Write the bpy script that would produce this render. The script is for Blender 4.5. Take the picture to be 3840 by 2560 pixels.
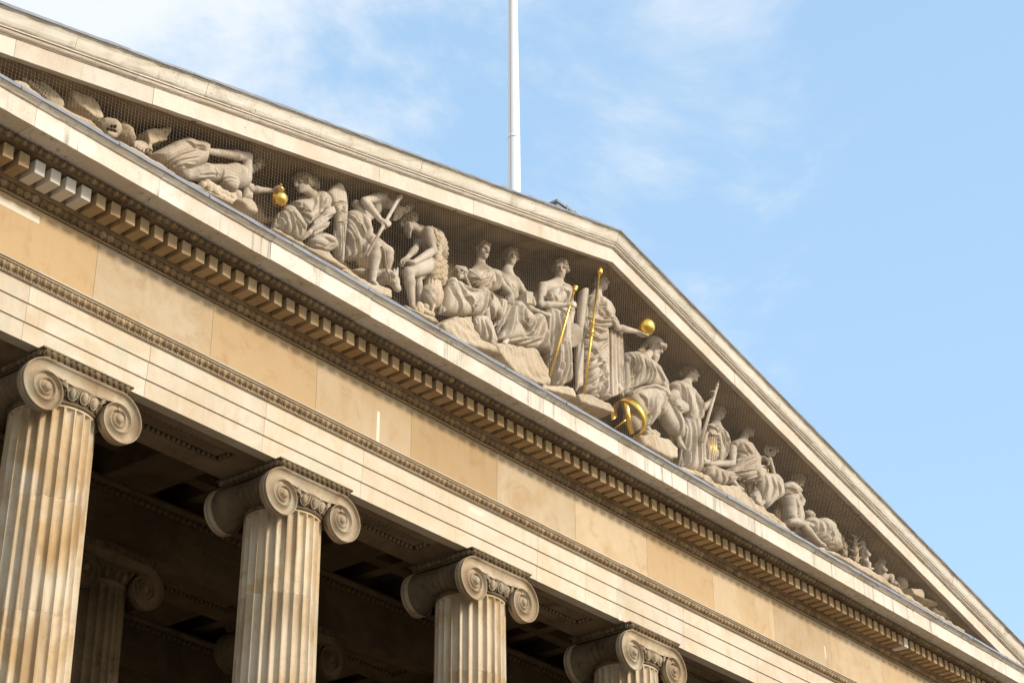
import bpy, math, random
import numpy as np
from mathutils import Matrix, Vector
random.seed(7); RNG = np.random.default_rng(11)
for o in list(bpy.data.objects): bpy.data.objects.remove(o)
scene = bpy.context.scene
COL = scene.collection
R_ = math.radians

# ---------------------------------------------------------------- camera
PW, PH, FPX = 3840.0, 2560.0, 7288.73                    # photograph size and focal length in its pixels
CAM = np.array([-28.351, -20.970, 1.680])
YAW, PIT, ROL = 0.89730, 0.50260, -0.006256
_cy, _sy, _cp, _sp = math.cos(YAW), math.sin(YAW), math.cos(PIT), math.sin(PIT)
FWD = np.array([_sy*_cp, _cy*_cp, _sp])
_r = np.array([_cy, -_sy, 0.0]); _u = np.cross(_r, FWD)
RGT = math.cos(ROL)*_r + math.sin(ROL)*_u
UPV = -math.sin(ROL)*_r + math.cos(ROL)*_u
cd = bpy.data.cameras.new('camera'); cam = bpy.data.objects.new('camera', cd); COL.objects.link(cam)
cd.sensor_width = 36.0; cd.lens = FPX/PW*36.0; cd.clip_start = 0.1; cd.clip_end = 4000
cam.matrix_world = Matrix(((RGT[0], UPV[0], -FWD[0], CAM[0]), (RGT[1], UPV[1], -FWD[1], CAM[1]),
                           (RGT[2], UPV[2], -FWD[2], CAM[2]), (0, 0, 0, 1)))
scene.camera = cam

# ---------------------------------------------------------------- sky, sun, exposure
SUN_EL, SUN_AZ = R_(27), R_(14)                          # azimuth measured from the facade's normal towards +X
sun_dir = Vector((math.sin(SUN_AZ)*math.cos(SUN_EL), -math.cos(SUN_AZ)*math.cos(SUN_EL), math.sin(SUN_EL)))
world = bpy.data.worlds.new('World'); scene.world = world; world.use_nodes = True
wt = world.node_tree; wn, wl = wt.nodes, wt.links; wn.clear()
w_out = wn.new('ShaderNodeOutputWorld'); w_bg = wn.new('ShaderNodeBackground')
sky = wn.new('ShaderNodeTexSky'); sky.sky_type = 'NISHITA'; sky.sun_disc = False
sky.sun_elevation = SUN_EL; sky.sun_rotation = math.atan2(sun_dir.x, sun_dir.y)
sky.air_density = 1.0; sky.dust_density = 1.0; sky.ozone_density = 1.0
w_bg.inputs['Strength'].default_value = 0.15
tc = wn.new('ShaderNodeTexCoord')
def wmath(op, a, b=None, c=None):
    q = wn.new('ShaderNodeMath'); q.operation = op
    for i, v in enumerate((a, b, c)):
        if v is None: continue
        if isinstance(v, (int, float)): q.inputs[i].default_value = v
        else: wl.new(v, q.inputs[i])
    return q.outputs[0]
def wnoise(scale, detail, rough, dist, loc, sc=(1, 1, 1.6)):
    m_ = wn.new('ShaderNodeMapping'); m_.inputs['Scale'].default_value = sc; m_.inputs['Location'].default_value = loc
    n_ = wn.new('ShaderNodeTexNoise'); n_.inputs['Scale'].default_value = scale; n_.inputs['Detail'].default_value = detail; n_.inputs['Roughness'].default_value = rough; n_.inputs['Distortion'].default_value = dist
    wl.new(tc.outputs['Generated'], m_.inputs['Vector']); wl.new(m_.outputs['Vector'], n_.inputs['Vector']); return n_.outputs['Fac']
# a bank of thin cloud over the western half of the sky, thinning to clear blue in the east
GL = Vector(tuple(-RGT*0.98+UPV*0.20))
dp = wn.new('ShaderNodeVectorMath'); dp.operation = 'DOT_PRODUCT'; dp.inputs[1].default_value = tuple(GL); wl.new(tc.outputs['Generated'], dp.inputs[0])
cover = wmath('MULTIPLY_ADD', dp.outputs['Value'], 0.90, wnoise(4.2, 10, 0.60, 0.5, (12.4, 1.3, 4.7)))
cover = wmath('MULTIPLY_ADD', wnoise(1.6, 3, 0.5, 0.2, (2.2, 0.4, 1.0)), 0.45, cover)
mr = wn.new('ShaderNodeMapRange'); mr.inputs['From Min'].default_value = 0.62; mr.inputs["From Max"].default_value = 0.89; mr.interpolation_type = 'SMOOTHSTEP'
wl.new(cover, mr.inputs['Value'])
fac = wmath('MULTIPLY_ADD', mr.outputs['Result'], 0.93, 0.0)
mx = wn.new('ShaderNodeMixRGB'); mx.blend_type = 'MIX'; mx.inputs['Color2'].default_value = (3.3, 3.45, 3.6, 1)
hz = wn.new('ShaderNodeMixRGB'); hz.inputs['Fac'].default_value = 0.50; hz.inputs['Color2'].default_value = (2.0, 3.05, 4.05, 1)   # thin high haze
wl.new(sky.outputs['Color'], hz.inputs['Color1'])
wl.new(fac, mx.inputs['Fac']); wl.new(hz.outputs['Color'], mx.inputs['Color1'])
wl.new(mx.outputs['Color'], w_bg.inputs['Color']); wl.new(w_bg.outputs['Background'], w_out.inputs['Surface'])
sl = bpy.data.lights.new('sun', 'SUN'); sl.energy = 2.0; sl.angle = R_(8); sl.color = (1.0, 0.925, 0.82)
so = bpy.data.objects.new('sun', sl); COL.objects.link(so)
so.rotation_euler = sun_dir.to_track_quat('Z', 'Y').to_euler(); so.location = (20, -40, 40)
vs = scene.view_settings; vs.view_transform = 'Standard'; vs.look = 'None'; vs.gamma = 1.0; vs.exposure = 0.95; vs.use_curve_mapping = False
scene.render.engine = 'CYCLES'
scene.cycles.max_bounces = 6; scene.cycles.diffuse_bounces = 4

# ---------------------------------------------------------------- pixel -> place helpers
def ray(x, y):
    return FWD + RGT*((x-PW/2)/FPX) - UPV*((y-PH/2)/FPX)
def at(x, y, Y):                                         # point of the vertical plane at depth Y seen at photo pixel x, y
    d = ray(x, y); return CAM + d*((Y-CAM[1])/d[1])

# ---------------------------------------------------------------- object helpers
def link(o, parent=None):
    COL.objects.link(o)
    if parent is not None: o.parent = parent
    return o
def mesh_data(name, verts, faces, mat=None, smooth=False):
    me = bpy.data.meshes.new(name)
    me.from_pydata([tuple(map(float, v)) for v in verts], [], [tuple(map(int, f)) for f in faces])
    if smooth: me.shade_smooth()
    me.update()
    if mat is not None: me.materials.append(mat)
    return me
def put(name, me, parent=None, loc=(0, 0, 0), rot=None, scale=None, kind=None):
    o = bpy.data.objects.new(name, me); link(o, parent); o.location = tuple(map(float, loc))
    if rot is not None: o.rotation_euler = rot
    if scale is not None: o.scale = scale
    if kind: o['kind'] = kind
    return o
def thing(name, label, cat, loc=(0, 0, 0), group=None):
    o = bpy.data.objects.new(name, None); link(o); o.location = tuple(map(float, loc)); o.empty_display_size = 0.3
    o['label'] = label; o['category'] = cat
    if group: o['group'] = group
    return o
def tag(o, label, cat, group=None):
    o['label'] = label; o['category'] = cat
    if group: o['group'] = group
    return o
def merge(parts):
    V, F, n = [], [], 0
    for v, f in parts:
        V += [tuple(p) for p in v]; F += [tuple(i+n for i in q) for q in f]; n += len(v)
    return V, F
def box(x0, x1, y0, y1, z0, z1):
    v = [(x0,y0,z0),(x1,y0,z0),(x1,y1,z0),(x0,y1,z0),(x0,y0,z1),(x1,y0,z1),(x1,y1,z1),(x0,y1,z1)]
    return v, [(0,3,2,1),(4,5,6,7),(0,1,5,4),(1,2,6,5),(2,3,7,6),(3,0,4,7)]
def xprism(prof, x0, x1, zf=None, segs=1):               # closed (Y, Z) profile extruded along X, optionally sheared in Z
    n = len(prof); V = []; F = []
    for k in range(segs+1):
        x = x0+(x1-x0)*k/segs
        for (y, z) in prof: V.append((x, y, z+(zf(x) if zf else 0)))
    for k in range(segs):
        for i in range(n):
            a = k*n+i; b = k*n+(i+1) % n
            F.append((a, b, b+n, a+n))
    F.append(tuple(range(n))[::-1]); F.append(tuple(range(segs*n, segs*n+n)))
    return V, F
def lathe(prof, n=24, cx=0, cy=0):                       # (r, z) profile about a vertical axis
    V = []; F = []; m = len(prof)
    for (r, z) in prof:
        for k in range(n):
            a = 2*math.pi*k/n; V.append((cx+r*math.cos(a), cy+r*math.sin(a), z))
    for i in range(m-1):
        for k in range(n):
            F.append((i*n+k, i*n+(k+1) % n, (i+1)*n+(k+1) % n, (i+1)*n+k))
    F.append(tuple(range(n))[::-1]); F.append(tuple(range((m-1)*n, m*n)))
    return V, F
def uvball(c, r, nu=10, nv=6):
    V = []; F = []
    for i in range(nv+1):
        t = math.pi*i/nv
        for k in range(nu):
            a = 2*math.pi*k/nu
            V.append((c[0]+r[0]*math.sin(t)*math.cos(a), c[1]+r[1]*math.sin(t)*math.sin(a), c[2]+r[2]*math.cos(t)))
    for i in range(nv):
        for k in range(nu):
            F.append((i*nu+k, (i+1)*nu+k, (i+1)*nu+(k+1) % nu, i*nu+(k+1) % nu))
    return V, F
def tube(pts, rad, n=6, cap=True):
    pts = [np.asarray(p, float) for p in pts]; V = []; F = []
    m = len(pts); rad = rad if hasattr(rad, '__len__') else [rad]*m
    up = np.array([0.0, 0, 1])
    prev = None
    for i, p in enumerate(pts):
        t = pts[min(i+1, m-1)]-pts[max(i-1, 0)]; t = t/np.linalg.norm(t)
        if prev is None:
            a = np.cross(t, up if abs(t[2]) < 0.9 else np.array([1.0, 0, 0]))
        else:
            a = prev-t*(prev@t)
        a = a/np.linalg.norm(a); prev = a; b = np.cross(t, a)
        for k in range(n):
            w = 2*math.pi*k/n; V.append(p+rad[i]*(math.cos(w)*a+math.sin(w)*b))
    for i in range(m-1):
        for k in range(n): F.append((i*n+k, i*n+(k+1) % n, (i+1)*n+(k+1) % n, (i+1)*n+k))
    if cap: F.append(tuple(range(n))[::-1]); F.append(tuple(range((m-1)*n, m*n)))
    return V, F

# ---------------------------------------------------------------- materials
def stone(name, c1, c2, stain=(0.10, 0.07, 0.04), blotch=0.55, stain_amt=0.35, stain_scale=2.2, streak=0.0, streak_col=(0.16, 0.13, 0.09),
          rough=0.9, bump=0.25, rnd=0.10, speck=0.0, speck_col=(0.05, 0.045, 0.04), green=0.0, rmix=0.0, drip=0.0, drip_col=(0.33, 0.215, 0.11)):
    m = bpy.data.materials.new(name); m.use_nodes = True
    nt = m.node_tree; N, L = nt.nodes, nt.links
    bs = N['Principled BSDF']; bs.inputs['Roughness'].default_value = rough; bs.inputs['Specular IOR Level'].default_value = 0.25
    geo = N.new('ShaderNodeNewGeometry'); oi = N.new('ShaderNodeObjectInfo')
    ofs = N.new('ShaderNodeVectorMath'); ofs.operation = 'SCALE'; 
    cmb = N.new('ShaderNodeCombineXYZ'); L.new(oi.outputs['Random'], cmb.inputs['X']); L.new(oi.outputs['Random'], cmb.inputs['Z'])
    ofs.inputs['Scale'].default_value = 7.0; L.new(cmb.outputs[0], ofs.inputs[0])
    pos = N.new('ShaderNodeVectorMath'); pos.operation = 'ADD'; L.new(geo.outputs['Position'], pos.inputs[0]); L.new(ofs.outputs[0], pos.inputs[1])
    def noise(scale, detail=5, rough_=0.6, vec=None, dist=0.0):
        n = N.new('ShaderNodeTexNoise'); n.inputs['Scale'].default_value = scale; n.inputs['Detail'].default_value = detail
        n.inputs['Roughness'].default_value = rough_; n.inputs['Distortion'].default_value = dist
        L.new((vec or pos).outputs[0], n.inputs['Vector']); return n
    def ramp(fac, a, b):
        r = N.new('ShaderNodeMapRange'); r.inputs['From Min'].default_value = a; r.inputs['From Max'].default_value = b
        r.interpolation_type = 'SMOOTHSTEP'; L.new(fac, r.inputs['Value']); return r.outputs['Result']
    def mul(f, k):
        q = N.new('ShaderNodeMath'); q.operation = 'MULTIPLY'; L.new(f, q.inputs[0])
        if isinstance(k, float): q.inputs[1].default_value = k
        else: L.new(k, q.inputs[1])
        return q.outputs[0]
    def mix(fac, a, b, mode='MIX'):
        q = N.new('ShaderNodeMixRGB'); q.blend_type = mode
        if isinstance(fac, float): q.inputs['Fac'].default_value = fac
        else: L.new(fac, q.inputs['Fac'])
        for s, v in (('Color1', a), ('Color2', b)):
            if isinstance(v, tuple): q.inputs[s].default_value = (*v, 1)
            else: L.new(v, q.inputs[s])
        return q.outputs['Color']
    col = mix(mul(ramp(noise(0.9, 6, 0.62, dist=0.6).outputs['Fac'], 0.36, 0.66), blotch/0.55), c1, c2)
    if rmix > 0:
        wv = N.new('ShaderNodeMath'); wv.operation = 'FRACT'; sc = N.new('ShaderNodeMath'); sc.operation = 'MULTIPLY'; sc.inputs[1].default_value = 37.3
        L.new(oi.outputs['Random'], sc.inputs[0]); L.new(sc.outputs[0], wv.inputs[0]); col = mix(mul(wv.outputs[0], rmix), col, c2)
    col = mix(mul(ramp(noise(stain_scale, 8, 0.66, dist=0.8).outputs['Fac'], 0.50, 0.74), stain_amt), col, stain)
    if streak > 0:
        mpn = N.new('ShaderNodeMapping'); mpn.inputs['Scale'].default_value = (9.0, 9.0, 0.55); L.new(geo.outputs['Position'], mpn.inputs['Vector'])
        st = noise(1.0, 5, 0.65, vec=mpn); msk = noise(0.8, 3)
        col = mix(mul(mul(ramp(st.outputs['Fac'], 0.50, 0.72), ramp(msk.outputs['Fac'], 0.38, 0.62)), streak), col, streak_col)
    if drip > 0:                                          # broad run-off stains
        mpd = N.new('ShaderNodeMapping'); mpd.inputs['Scale'].default_value = (2.6, 2.6, 0.30); L.new(pos.outputs[0], mpd.inputs['Vector'])
        col = mix(mul(ramp(noise(1.0, 6, 0.6, vec=mpd, dist=0.4).outputs['Fac'], 0.46, 0.66), drip), col, drip_col)
    if green > 0:
        col = mix(mul(ramp(noise(1.3, 5).outputs['Fac'], 0.52, 0.68), green), col, (0.36, 0.40, 0.30))
    if speck > 0:
        sp = noise(26.0, 3, 0.7); sm = noise(3.0, 4)
        col = mix(mul(mul(ramp(sp.outputs['Fac'], 0.60, 0.68), ramp(sm.outputs['Fac'], 0.46, 0.60)), speck), col, speck_col)
    hs = N.new('ShaderNodeHueSaturation'); L.new(col, hs.inputs['Color'])
    rv = N.new('ShaderNodeMapRange'); rv.inputs['To Min'].default_value = 1-rnd; rv.inputs['To Max'].default_value = 1+rnd*0.8
    L.new(oi.outputs['Random'], rv.inputs['Value']); L.new(rv.outputs['Result'], hs.inputs['Value'])
    grain = noise(60.0, 4, 0.7)
    gm = N.new('ShaderNodeMapRange'); gm.inputs['To Min'].default_value = 0.86; gm.inputs['To Max'].default_value = 1.14; L.new(grain.outputs['Fac'], gm.inputs['Value'])
    gc = N.new('ShaderNodeMixRGB'); gc.blend_type = 'MULTIPLY'; gc.inputs['Fac'].default_value = 1.0
    L.new(hs.outputs['Color'], gc.inputs['Color1']); L.new(gm.outputs['Result'], gc.inputs['Color2'])
    L.new(gc.outputs['Color'], bs.inputs['Base Color'])
    bp = N.new('ShaderNodeBump'); bp.inputs['Strength'].default_value = bump; bp.inputs['Distance'].default_value = 0.02
    hb = noise(14.0, 7, 0.7); L.new(hb.outputs['Fac'], bp.inputs['Height']); L.new(bp.outputs['Normal'], bs.inputs['Normal'])
    return m
def plain(name, c, rough=0.6, metal=0.0, bump=0.0, var=0.15, scale=8.0):
    m = bpy.data.materials.new(name); m.use_nodes = True; nt = m.node_tree; N, L = nt.nodes, nt.links
    bs = N['Principled BSDF']; bs.inputs['Roughness'].default_value = rough; bs.inputs['Metallic'].default_value = metal
    geo = N.new('ShaderNodeNewGeometry'); n = N.new('ShaderNodeTexNoise'); n.inputs['Scale'].default_value = scale; n.inputs['Detail'].default_value = 5
    L.new(geo.outputs['Position'], n.inputs['Vector'])
    q = N.new('ShaderNodeMixRGB'); q.inputs['Color1'].default_value = (*[k*(1-var) for k in c], 1); q.inputs['Color2'].default_value = (*[min(1, k*(1+var)) for k in c], 1)
    L.new(n.outputs['Fac'], q.inputs['Fac']); L.new(q.outputs['Color'], bs.inputs['Base Color'])
    if bump > 0:
        bp = N.new('ShaderNodeBump'); bp.inputs['Strength'].default_value = bump; bp.inputs['Distance'].default_value = 0.02
        L.new(n.outputs['Fac'], bp.inputs['Height']); L.new(bp.outputs['Normal'], bs.inputs['Normal'])
    return m
M = {}
M['architrave'] = stone('pale_limestone', (0.60, 0.51, 0.39), (0.52, 0.41, 0.275), stain=(0.48, 0.31, 0.16), stain_amt=0.45, rnd=0.09, rmix=0.5, streak=0.3, streak_col=(0.36, 0.25, 0.14), green=0.28, speck=0.3, speck_col=(0.30, 0.17, 0.09))
M['frieze'] = stone('honey_limestone', (0.53, 0.42, 0.285), (0.42, 0.275, 0.13), stain=(0.34, 0.20, 0.085), stain_amt=0.55, stain_scale=1.7, rnd=0.14, blotch=0.3, rmix=0.85, speck=0.25, speck_col=(0.2, 0.12, 0.06), streak=0.25, streak_col=(0.30, 0.19, 0.09))
M['corona'] = stone('bleached_limestone', (0.64, 0.57, 0.47), (0.55, 0.46, 0.35), stain=(0.38, 0.30, 0.20), stain_amt=0.45, streak=0.95, streak_col=(0.20, 0.17, 0.12), speck=0.5, rnd=0.06)
M['rake'] = stone('weathered_limestone', (0.60, 0.515, 0.41), (0.54, 0.44, 0.325), stain=(0.36, 0.28, 0.18), stain_amt=0.35, speck=0.7, streak=0.25, streak_col=(0.3,0.24,0.16), rnd=0.06)
M['sima'] = stone('lichened_limestone', (0.63, 0.555, 0.445), (0.56, 0.48, 0.365), stain=(0.22, 0.18, 0.12), stain_amt=0.55, stain_scale=1.1, speck=0.7, rnd=0.06)
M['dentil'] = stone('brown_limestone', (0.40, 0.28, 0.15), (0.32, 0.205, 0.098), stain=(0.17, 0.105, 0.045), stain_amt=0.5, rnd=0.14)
M['dentil_new'] = stone('fresh_limestone', (0.63, 0.57, 0.475), (0.59, 0.52, 0.42), stain=(0.5, 0.42, 0.3), stain_amt=0.2, rnd=0.04, bump=0.1)
M['sooty'] = stone('sooty_carved_limestone', (0.26, 0.18, 0.10), (0.17, 0.115, 0.06), stain=(0.06, 0.045, 0.03), stain_amt=0.7, stain_scale=5.0, rnd=0.2)
M['egg'] = stone('half_washed_limestone', (0.40, 0.285, 0.16), (0.29, 0.19, 0.10), stain=(0.12, 0.08, 0.045), stain_amt=0.5, stain_scale=6.0, rnd=0.2)
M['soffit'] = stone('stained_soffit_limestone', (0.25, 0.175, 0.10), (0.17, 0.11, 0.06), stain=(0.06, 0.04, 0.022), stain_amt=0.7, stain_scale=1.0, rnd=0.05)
M['inner'] = stone('sooty_shaded_limestone', (0.145, 0.092, 0.042), (0.095, 0.058, 0.026), stain=(0.04, 0.026, 0.013), stain_amt=0.5, rnd=0.1)  # soot brown, darkened further so the colour carries the portico's deep shade
M['inner_column'] = stone('sooty_shaded_column_limestone', (0.16, 0.105, 0.05), (0.10, 0.064, 0.03), stain=(0.05, 0.032, 0.016), stain_amt=0.6, streak=0.5, streak_col=(0.07, 0.045, 0.02), rnd=0.05)  # darker copy of the column stone: soot plus painted-in shade
M['leaf'] = stone('browned_carved_limestone', (0.38, 0.27, 0.15), (0.26, 0.17, 0.09), stain=(0.08, 0.055, 0.03), stain_amt=0.6, stain_scale=7.0, rnd=0.25)
M['column'] = stone('column_limestone', (0.58, 0.475, 0.335), (0.46, 0.31, 0.155), stain=(0.32, 0.18, 0.07), stain_amt=0.6, stain_scale=0.9, streak=0.85, streak_col=(0.22, 0.125, 0.05), speck=0.3, speck_col=(0.2, 0.12, 0.06), rnd=0.08, green=0.15, drip=0.75)
M['capital'] = stone('capital_limestone', (0.42, 0.325, 0.215), (0.31, 0.22, 0.13), stain=(0.17, 0.11, 0.055), stain_amt=0.65, rnd=0.08, green=0.3, drip=0.5, drip_col=(0.2,0.13,0.07), speck=0.4, speck_col=(0.1,0.07,0.04))
M['bolster'] = stone('dark_capital_limestone', (0.19, 0.13, 0.07), (0.11, 0.075, 0.04), stain=(0.035, 0.026, 0.018), stain_amt=0.7, stain_scale=3.0, rnd=0.1)  # darker capital stone for bolsters, echinus and abacus
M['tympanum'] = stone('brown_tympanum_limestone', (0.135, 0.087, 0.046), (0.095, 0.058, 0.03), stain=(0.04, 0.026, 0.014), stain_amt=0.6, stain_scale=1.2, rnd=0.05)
M['statue'] = stone('carved_statue_limestone', (0.56, 0.47, 0.365), (0.44, 0.35, 0.25), stain=(0.17, 0.12, 0.07), stain_amt=0.65, stain_scale=2.6, streak=0.55, streak_col=(0.24, 0.17, 0.10), rnd=0.06, bump=0.3, speck=0.25, speck_col=(0.15, 0.1, 0.06))
M['hair'] = stone('sooty_statue_limestone', (0.32, 0.24, 0.155), (0.22, 0.155, 0.09), stain=(0.08, 0.055, 0.03), stain_amt=0.6, stain_scale=6.0, rnd=0.08)
M['rock'] = stone('carved_rock_limestone', (0.55, 0.44, 0.31), (0.46, 0.35, 0.22), stain=(0.22, 0.15, 0.09), stain_amt=0.6, stain_scale=4.0, rnd=0.1, bump=0.7)
M['lead'] = plain('lead_sheet', (0.235, 0.24, 0.255), rough=0.85, metal=0.0, bump=0.2, var=0.25, scale=5.0)
M['gold'] = plain('gilding', (0.95, 0.58, 0.12), rough=0.32, metal=1.0, bump=0.12, var=0.10, scale=14.0)
M['net'] = plain('net_wire', (0.50, 0.40, 0.28), rough=0.7, var=0.1)
M['repair'] = stone('repair_limestone', (0.66, 0.56, 0.42), (0.62, 0.51, 0.37), stain=(0.5, 0.38, 0.24), stain_amt=0.3, rnd=0.03)
M['white_paint'] = plain('white_gloss_paint', (0.80, 0.80, 0.79), rough=0.35, var=0.02)
M['paving'] = stone('forecourt_paving', (0.20, 0.18, 0.155), (0.16, 0.145, 0.125), stain=(0.10, 0.09, 0.075), stain_amt=0.3, stain_scale=0.5, rnd=0.0)
# ================================================================ the portico (thing > part > sub-part)
S, YC, EZ = 4.9, 0.72, 14.80                             # column spacing, depth of the column axes, height of the volute eyes
YF, RK = -1.039, 0.2341                                  # corona face, slope of the pediment
XE = 17.9                                                # end of the entablature
WB = random.Random(21)
def worn(VF, amp, chip=0.0, keep_ends=True):              # small irregularities and chips on a run of stone or lead
    V, F = VF; xs = [v[0] for v in V]; x0, x1 = min(xs), max(xs); out = []
    for x, y, z in V:
        e = 0 if keep_ends and (x-x0 < 1e-5 or x1-x < 1e-5) else 1
        c = WB.uniform(0.3, 1.0)*chip if (chip and WB.random() < 0.05) else 0
        out.append((x, y+e*WB.uniform(-amp, amp)+c, z+e*WB.uniform(-amp, amp)+c*0.6))
    return out, F
portico = thing('museum_portico', 'columned classical stone portico with a sculpture-filled triangular pediment', 'building')
rk = lambda x: -RK*abs(x)

ground = put('ground', mesh_data('ground', [(-1500,-1500,0),(1500,-1500,0),(1500,1500,0),(-1500,1500,0)], [(0,1,2,3)], M['paving'])); ground['kind'] = 'structure'

# ---- stylobate with steps
st = put('stylobate', mesh_data('stylobate', *box(-XE-1.6, XE+1.6, -0.9, 16, 0.004, 1.7), M['paving']), portico)
for k in range(9):
    z1 = 1.7-0.17*(k+1)+0.0
    put('step', mesh_data('step', *box(-XE-1.6, XE+1.6, -0.9-0.36*(k+1), -0.9-0.36*k-0.002, 0.004, z1), M['paving']), st)

# ---- ornament meshes (local: x along the moulding, -Y outwards, Z up; tilted by the moulding's slope)
def tilt(V, a):                                          # lean the top outwards by angle a
    c, s = math.cos(a), math.sin(a)
    return [(x, y*c - z*s, y*s + z*c) for (x, y, z) in V]
def egg_mesh(name, w, h, d, a, mat, seg=8):
    egg = uvball((0, -d*0.25, 0), (w*0.29, d*0.8, h*0.46), seg, 6)
    arc = [(w*0.40*math.sin(t), -d*0.30, -h*0.50*math.cos(t)) for t in np.linspace(-2.35, 2.35, 9)]
    sh = tube(arc, w*0.065, 5)
    dart = ([( w*0.5, -d*0.55, -h*0.50), (w*0.5-w*0.055, 0, h*0.45), (w*0.5+w*0.055, 0, h*0.45), (w*0.5, -d*0.6, h*0.42), (w*0.5-w*0.03,0,-h*0.5),(w*0.5+w*0.03,0,-h*0.5)], [(0,3,1),(0,2,3),(1,3,2),(0,1,4),(0,5,2),(0,4,5)])
    V, F = merge([egg, sh, dart]); return mesh_data(name, tilt(V, a), F, mat, True)
def leaf_mesh(name, w, h, d, a, mat):
    V = []; F = []
    wid = [0.10, 0.62, 0.98, 0.92, 0.55]; 
    for i in range(5):
        z = -h*0.5 + h*i/4
        out = d*(0.55+0.45*math.sin(i/4*math.pi*0.9+0.3))
        for j, q in enumerate((-1, -0.5, 0, 0.5, 1)):
            bul = (0.15, 0.9, 0.45, 0.9, 0.15)[j]
            V.append((q*wid[i]*w*0.46, -out*bul-0.004, z))
    for i in range(4):
        for j in range(4): F.append((i*5+j, i*5+j+1, i*5+j+6, i*5+j+5))
    n = len(V)                                           # closed back
    V += [(x, 0.004, z) for (x, y, z) in V]
    for i in range(4):
        F.append((i*5, i*5+5, n+i*5+5, n+i*5)); F.append((i*5+4, n+i*5+4, n+i*5+9, i*5+9))
    F.append((0, n, n+4, 4)); F.append((20, 24, n+24, n+20))
    stem = tube([(w*0.5, -d*0.2, -h*0.5), (w*0.5, -d*0.35, h*0.45)], w*0.06, 4)
    V, F = merge([(V, F), stem]); return mesh_data(name, tilt(V, a), F, mat)

# ---- architrave: core, blocks of three fasciae, bead, eggs, crown
G = 0.0025
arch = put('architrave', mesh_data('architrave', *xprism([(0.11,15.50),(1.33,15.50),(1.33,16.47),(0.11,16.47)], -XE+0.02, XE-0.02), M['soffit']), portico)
PA = [(0.085,15.39),(0.30,15.39),(0.30,16.478),(-0.12,16.478),(-0.12,16.462),(-0.088,16.448),(-0.088,16.437),(-0.055,16.435),(-0.01,16.345),(-0.015,16.30),(0.035,16.30),(0.035,15.994),(0.06,15.992),(0.06,15.69),(0.085,15.688)]
cuts = [-XE] + sorted([k*S+S/2+s*1.18 for k in range(-4, 4) for s in (-1, 1) if abs(k*S+S/2+s*1.18) < XE-0.3]) + [XE]
for a, b in zip(cuts[:-1], cuts[1:]):
    put('lintel_block', mesh_data('lintel_block', *xprism(PA, a+G, b-G), M['architrave']), arch, (0, random.uniform(-0.003, 0.003), random.uniform(-0.003, 0.003)))
# soffit strips round a sunk panel between columns, with an egg border
SOF = lambda x0, x1, y0, y1, z0=15.392, z1=15.46: box(x0, x1, y0, y1, z0, z1)
def soffit_panels(par, dy, ks, m1, m2):
    for k in ks:
        x0, x1 = k*S+S/2+1.37, (k+1)*S+S/2-1.37; xa, xb = k*S+S/2, (k+1)*S+S/2
        V, F = merge([SOF(xa, xb, 0.31+dy, 0.49+dy), SOF(xa, xb, 0.93+dy, 1.36+dy), SOF(xa, x0, 0.4905+dy, 0.9295+dy), SOF(x1, xb, 0.4905+dy, 0.9295+dy)])
        put('soffit_panel', mesh_data('soffit_panel', V, F, m1), par)
        put('sunk_panel', mesh_data('sunk_panel', *SOF(x0+0.10, x1-0.10, 0.58+dy, 0.84+dy, 15.435, 15.49), m1), par)
        bm = []
        for i in range(int((x1-x0)/0.11)):
            for yy in (0.53, 0.89): bm.append(uvball((x0+0.055+0.11*i, yy+dy, 15.43), (0.045, 0.038, 0.045), 6, 4))
        for yy in np.arange(0.62, 0.84, 0.09):
            for xx in (x0+0.045, x1-0.045): bm.append(uvball((xx, yy+dy, 15.43), (0.038, 0.04, 0.045), 6, 4))
        put('panel_border', mesh_data('panel_border', *merge(bm), m2, True), par, kind='stuff')
soffit_panels(arch, 0.0, range(-4, 3), M['soffit'], M['sooty'])
em = egg_mesh('egg', 0.1264, 0.115, 0.055, 0.62, M['egg'])
ebk = put('egg_band', mesh_data('egg_band', *xprism([(0.0,16.343),(0.03,16.343),(0.03,16.434),(-0.05,16.434)], -XE+0.01, XE-0.01), M['sooty']), arch)
x = -15.40
while x < XE-0.1:
    q = WB.uniform(0.93, 1.06); put('egg', em, arch, (x, -0.035, 16.388), scale=(q, WB.uniform(0.85, 1.1), WB.uniform(0.94, 1.05))); x += 0.1264
V = []
bd = uvball((0,0,0), (0.019,0.014,0.016), 5, 4); reel = uvball((0,0,0), (0.006,0.011,0.013), 4, 3)
parts = []
x = -15.4
while x < XE-0.1:
    parts.append(([(p[0]+x, p[1]-0.018, p[2]+16.318) for p in bd[0]], bd[1])); parts.append(([(p[0]+x+0.028, p[1]-0.018, p[2]+16.318) for p in reel[0]], reel[1])); x += 0.056
put('bead_and_reel', mesh_data('bead_and_reel', *merge(parts), M['egg'], True), arch, kind='stuff')

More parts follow.
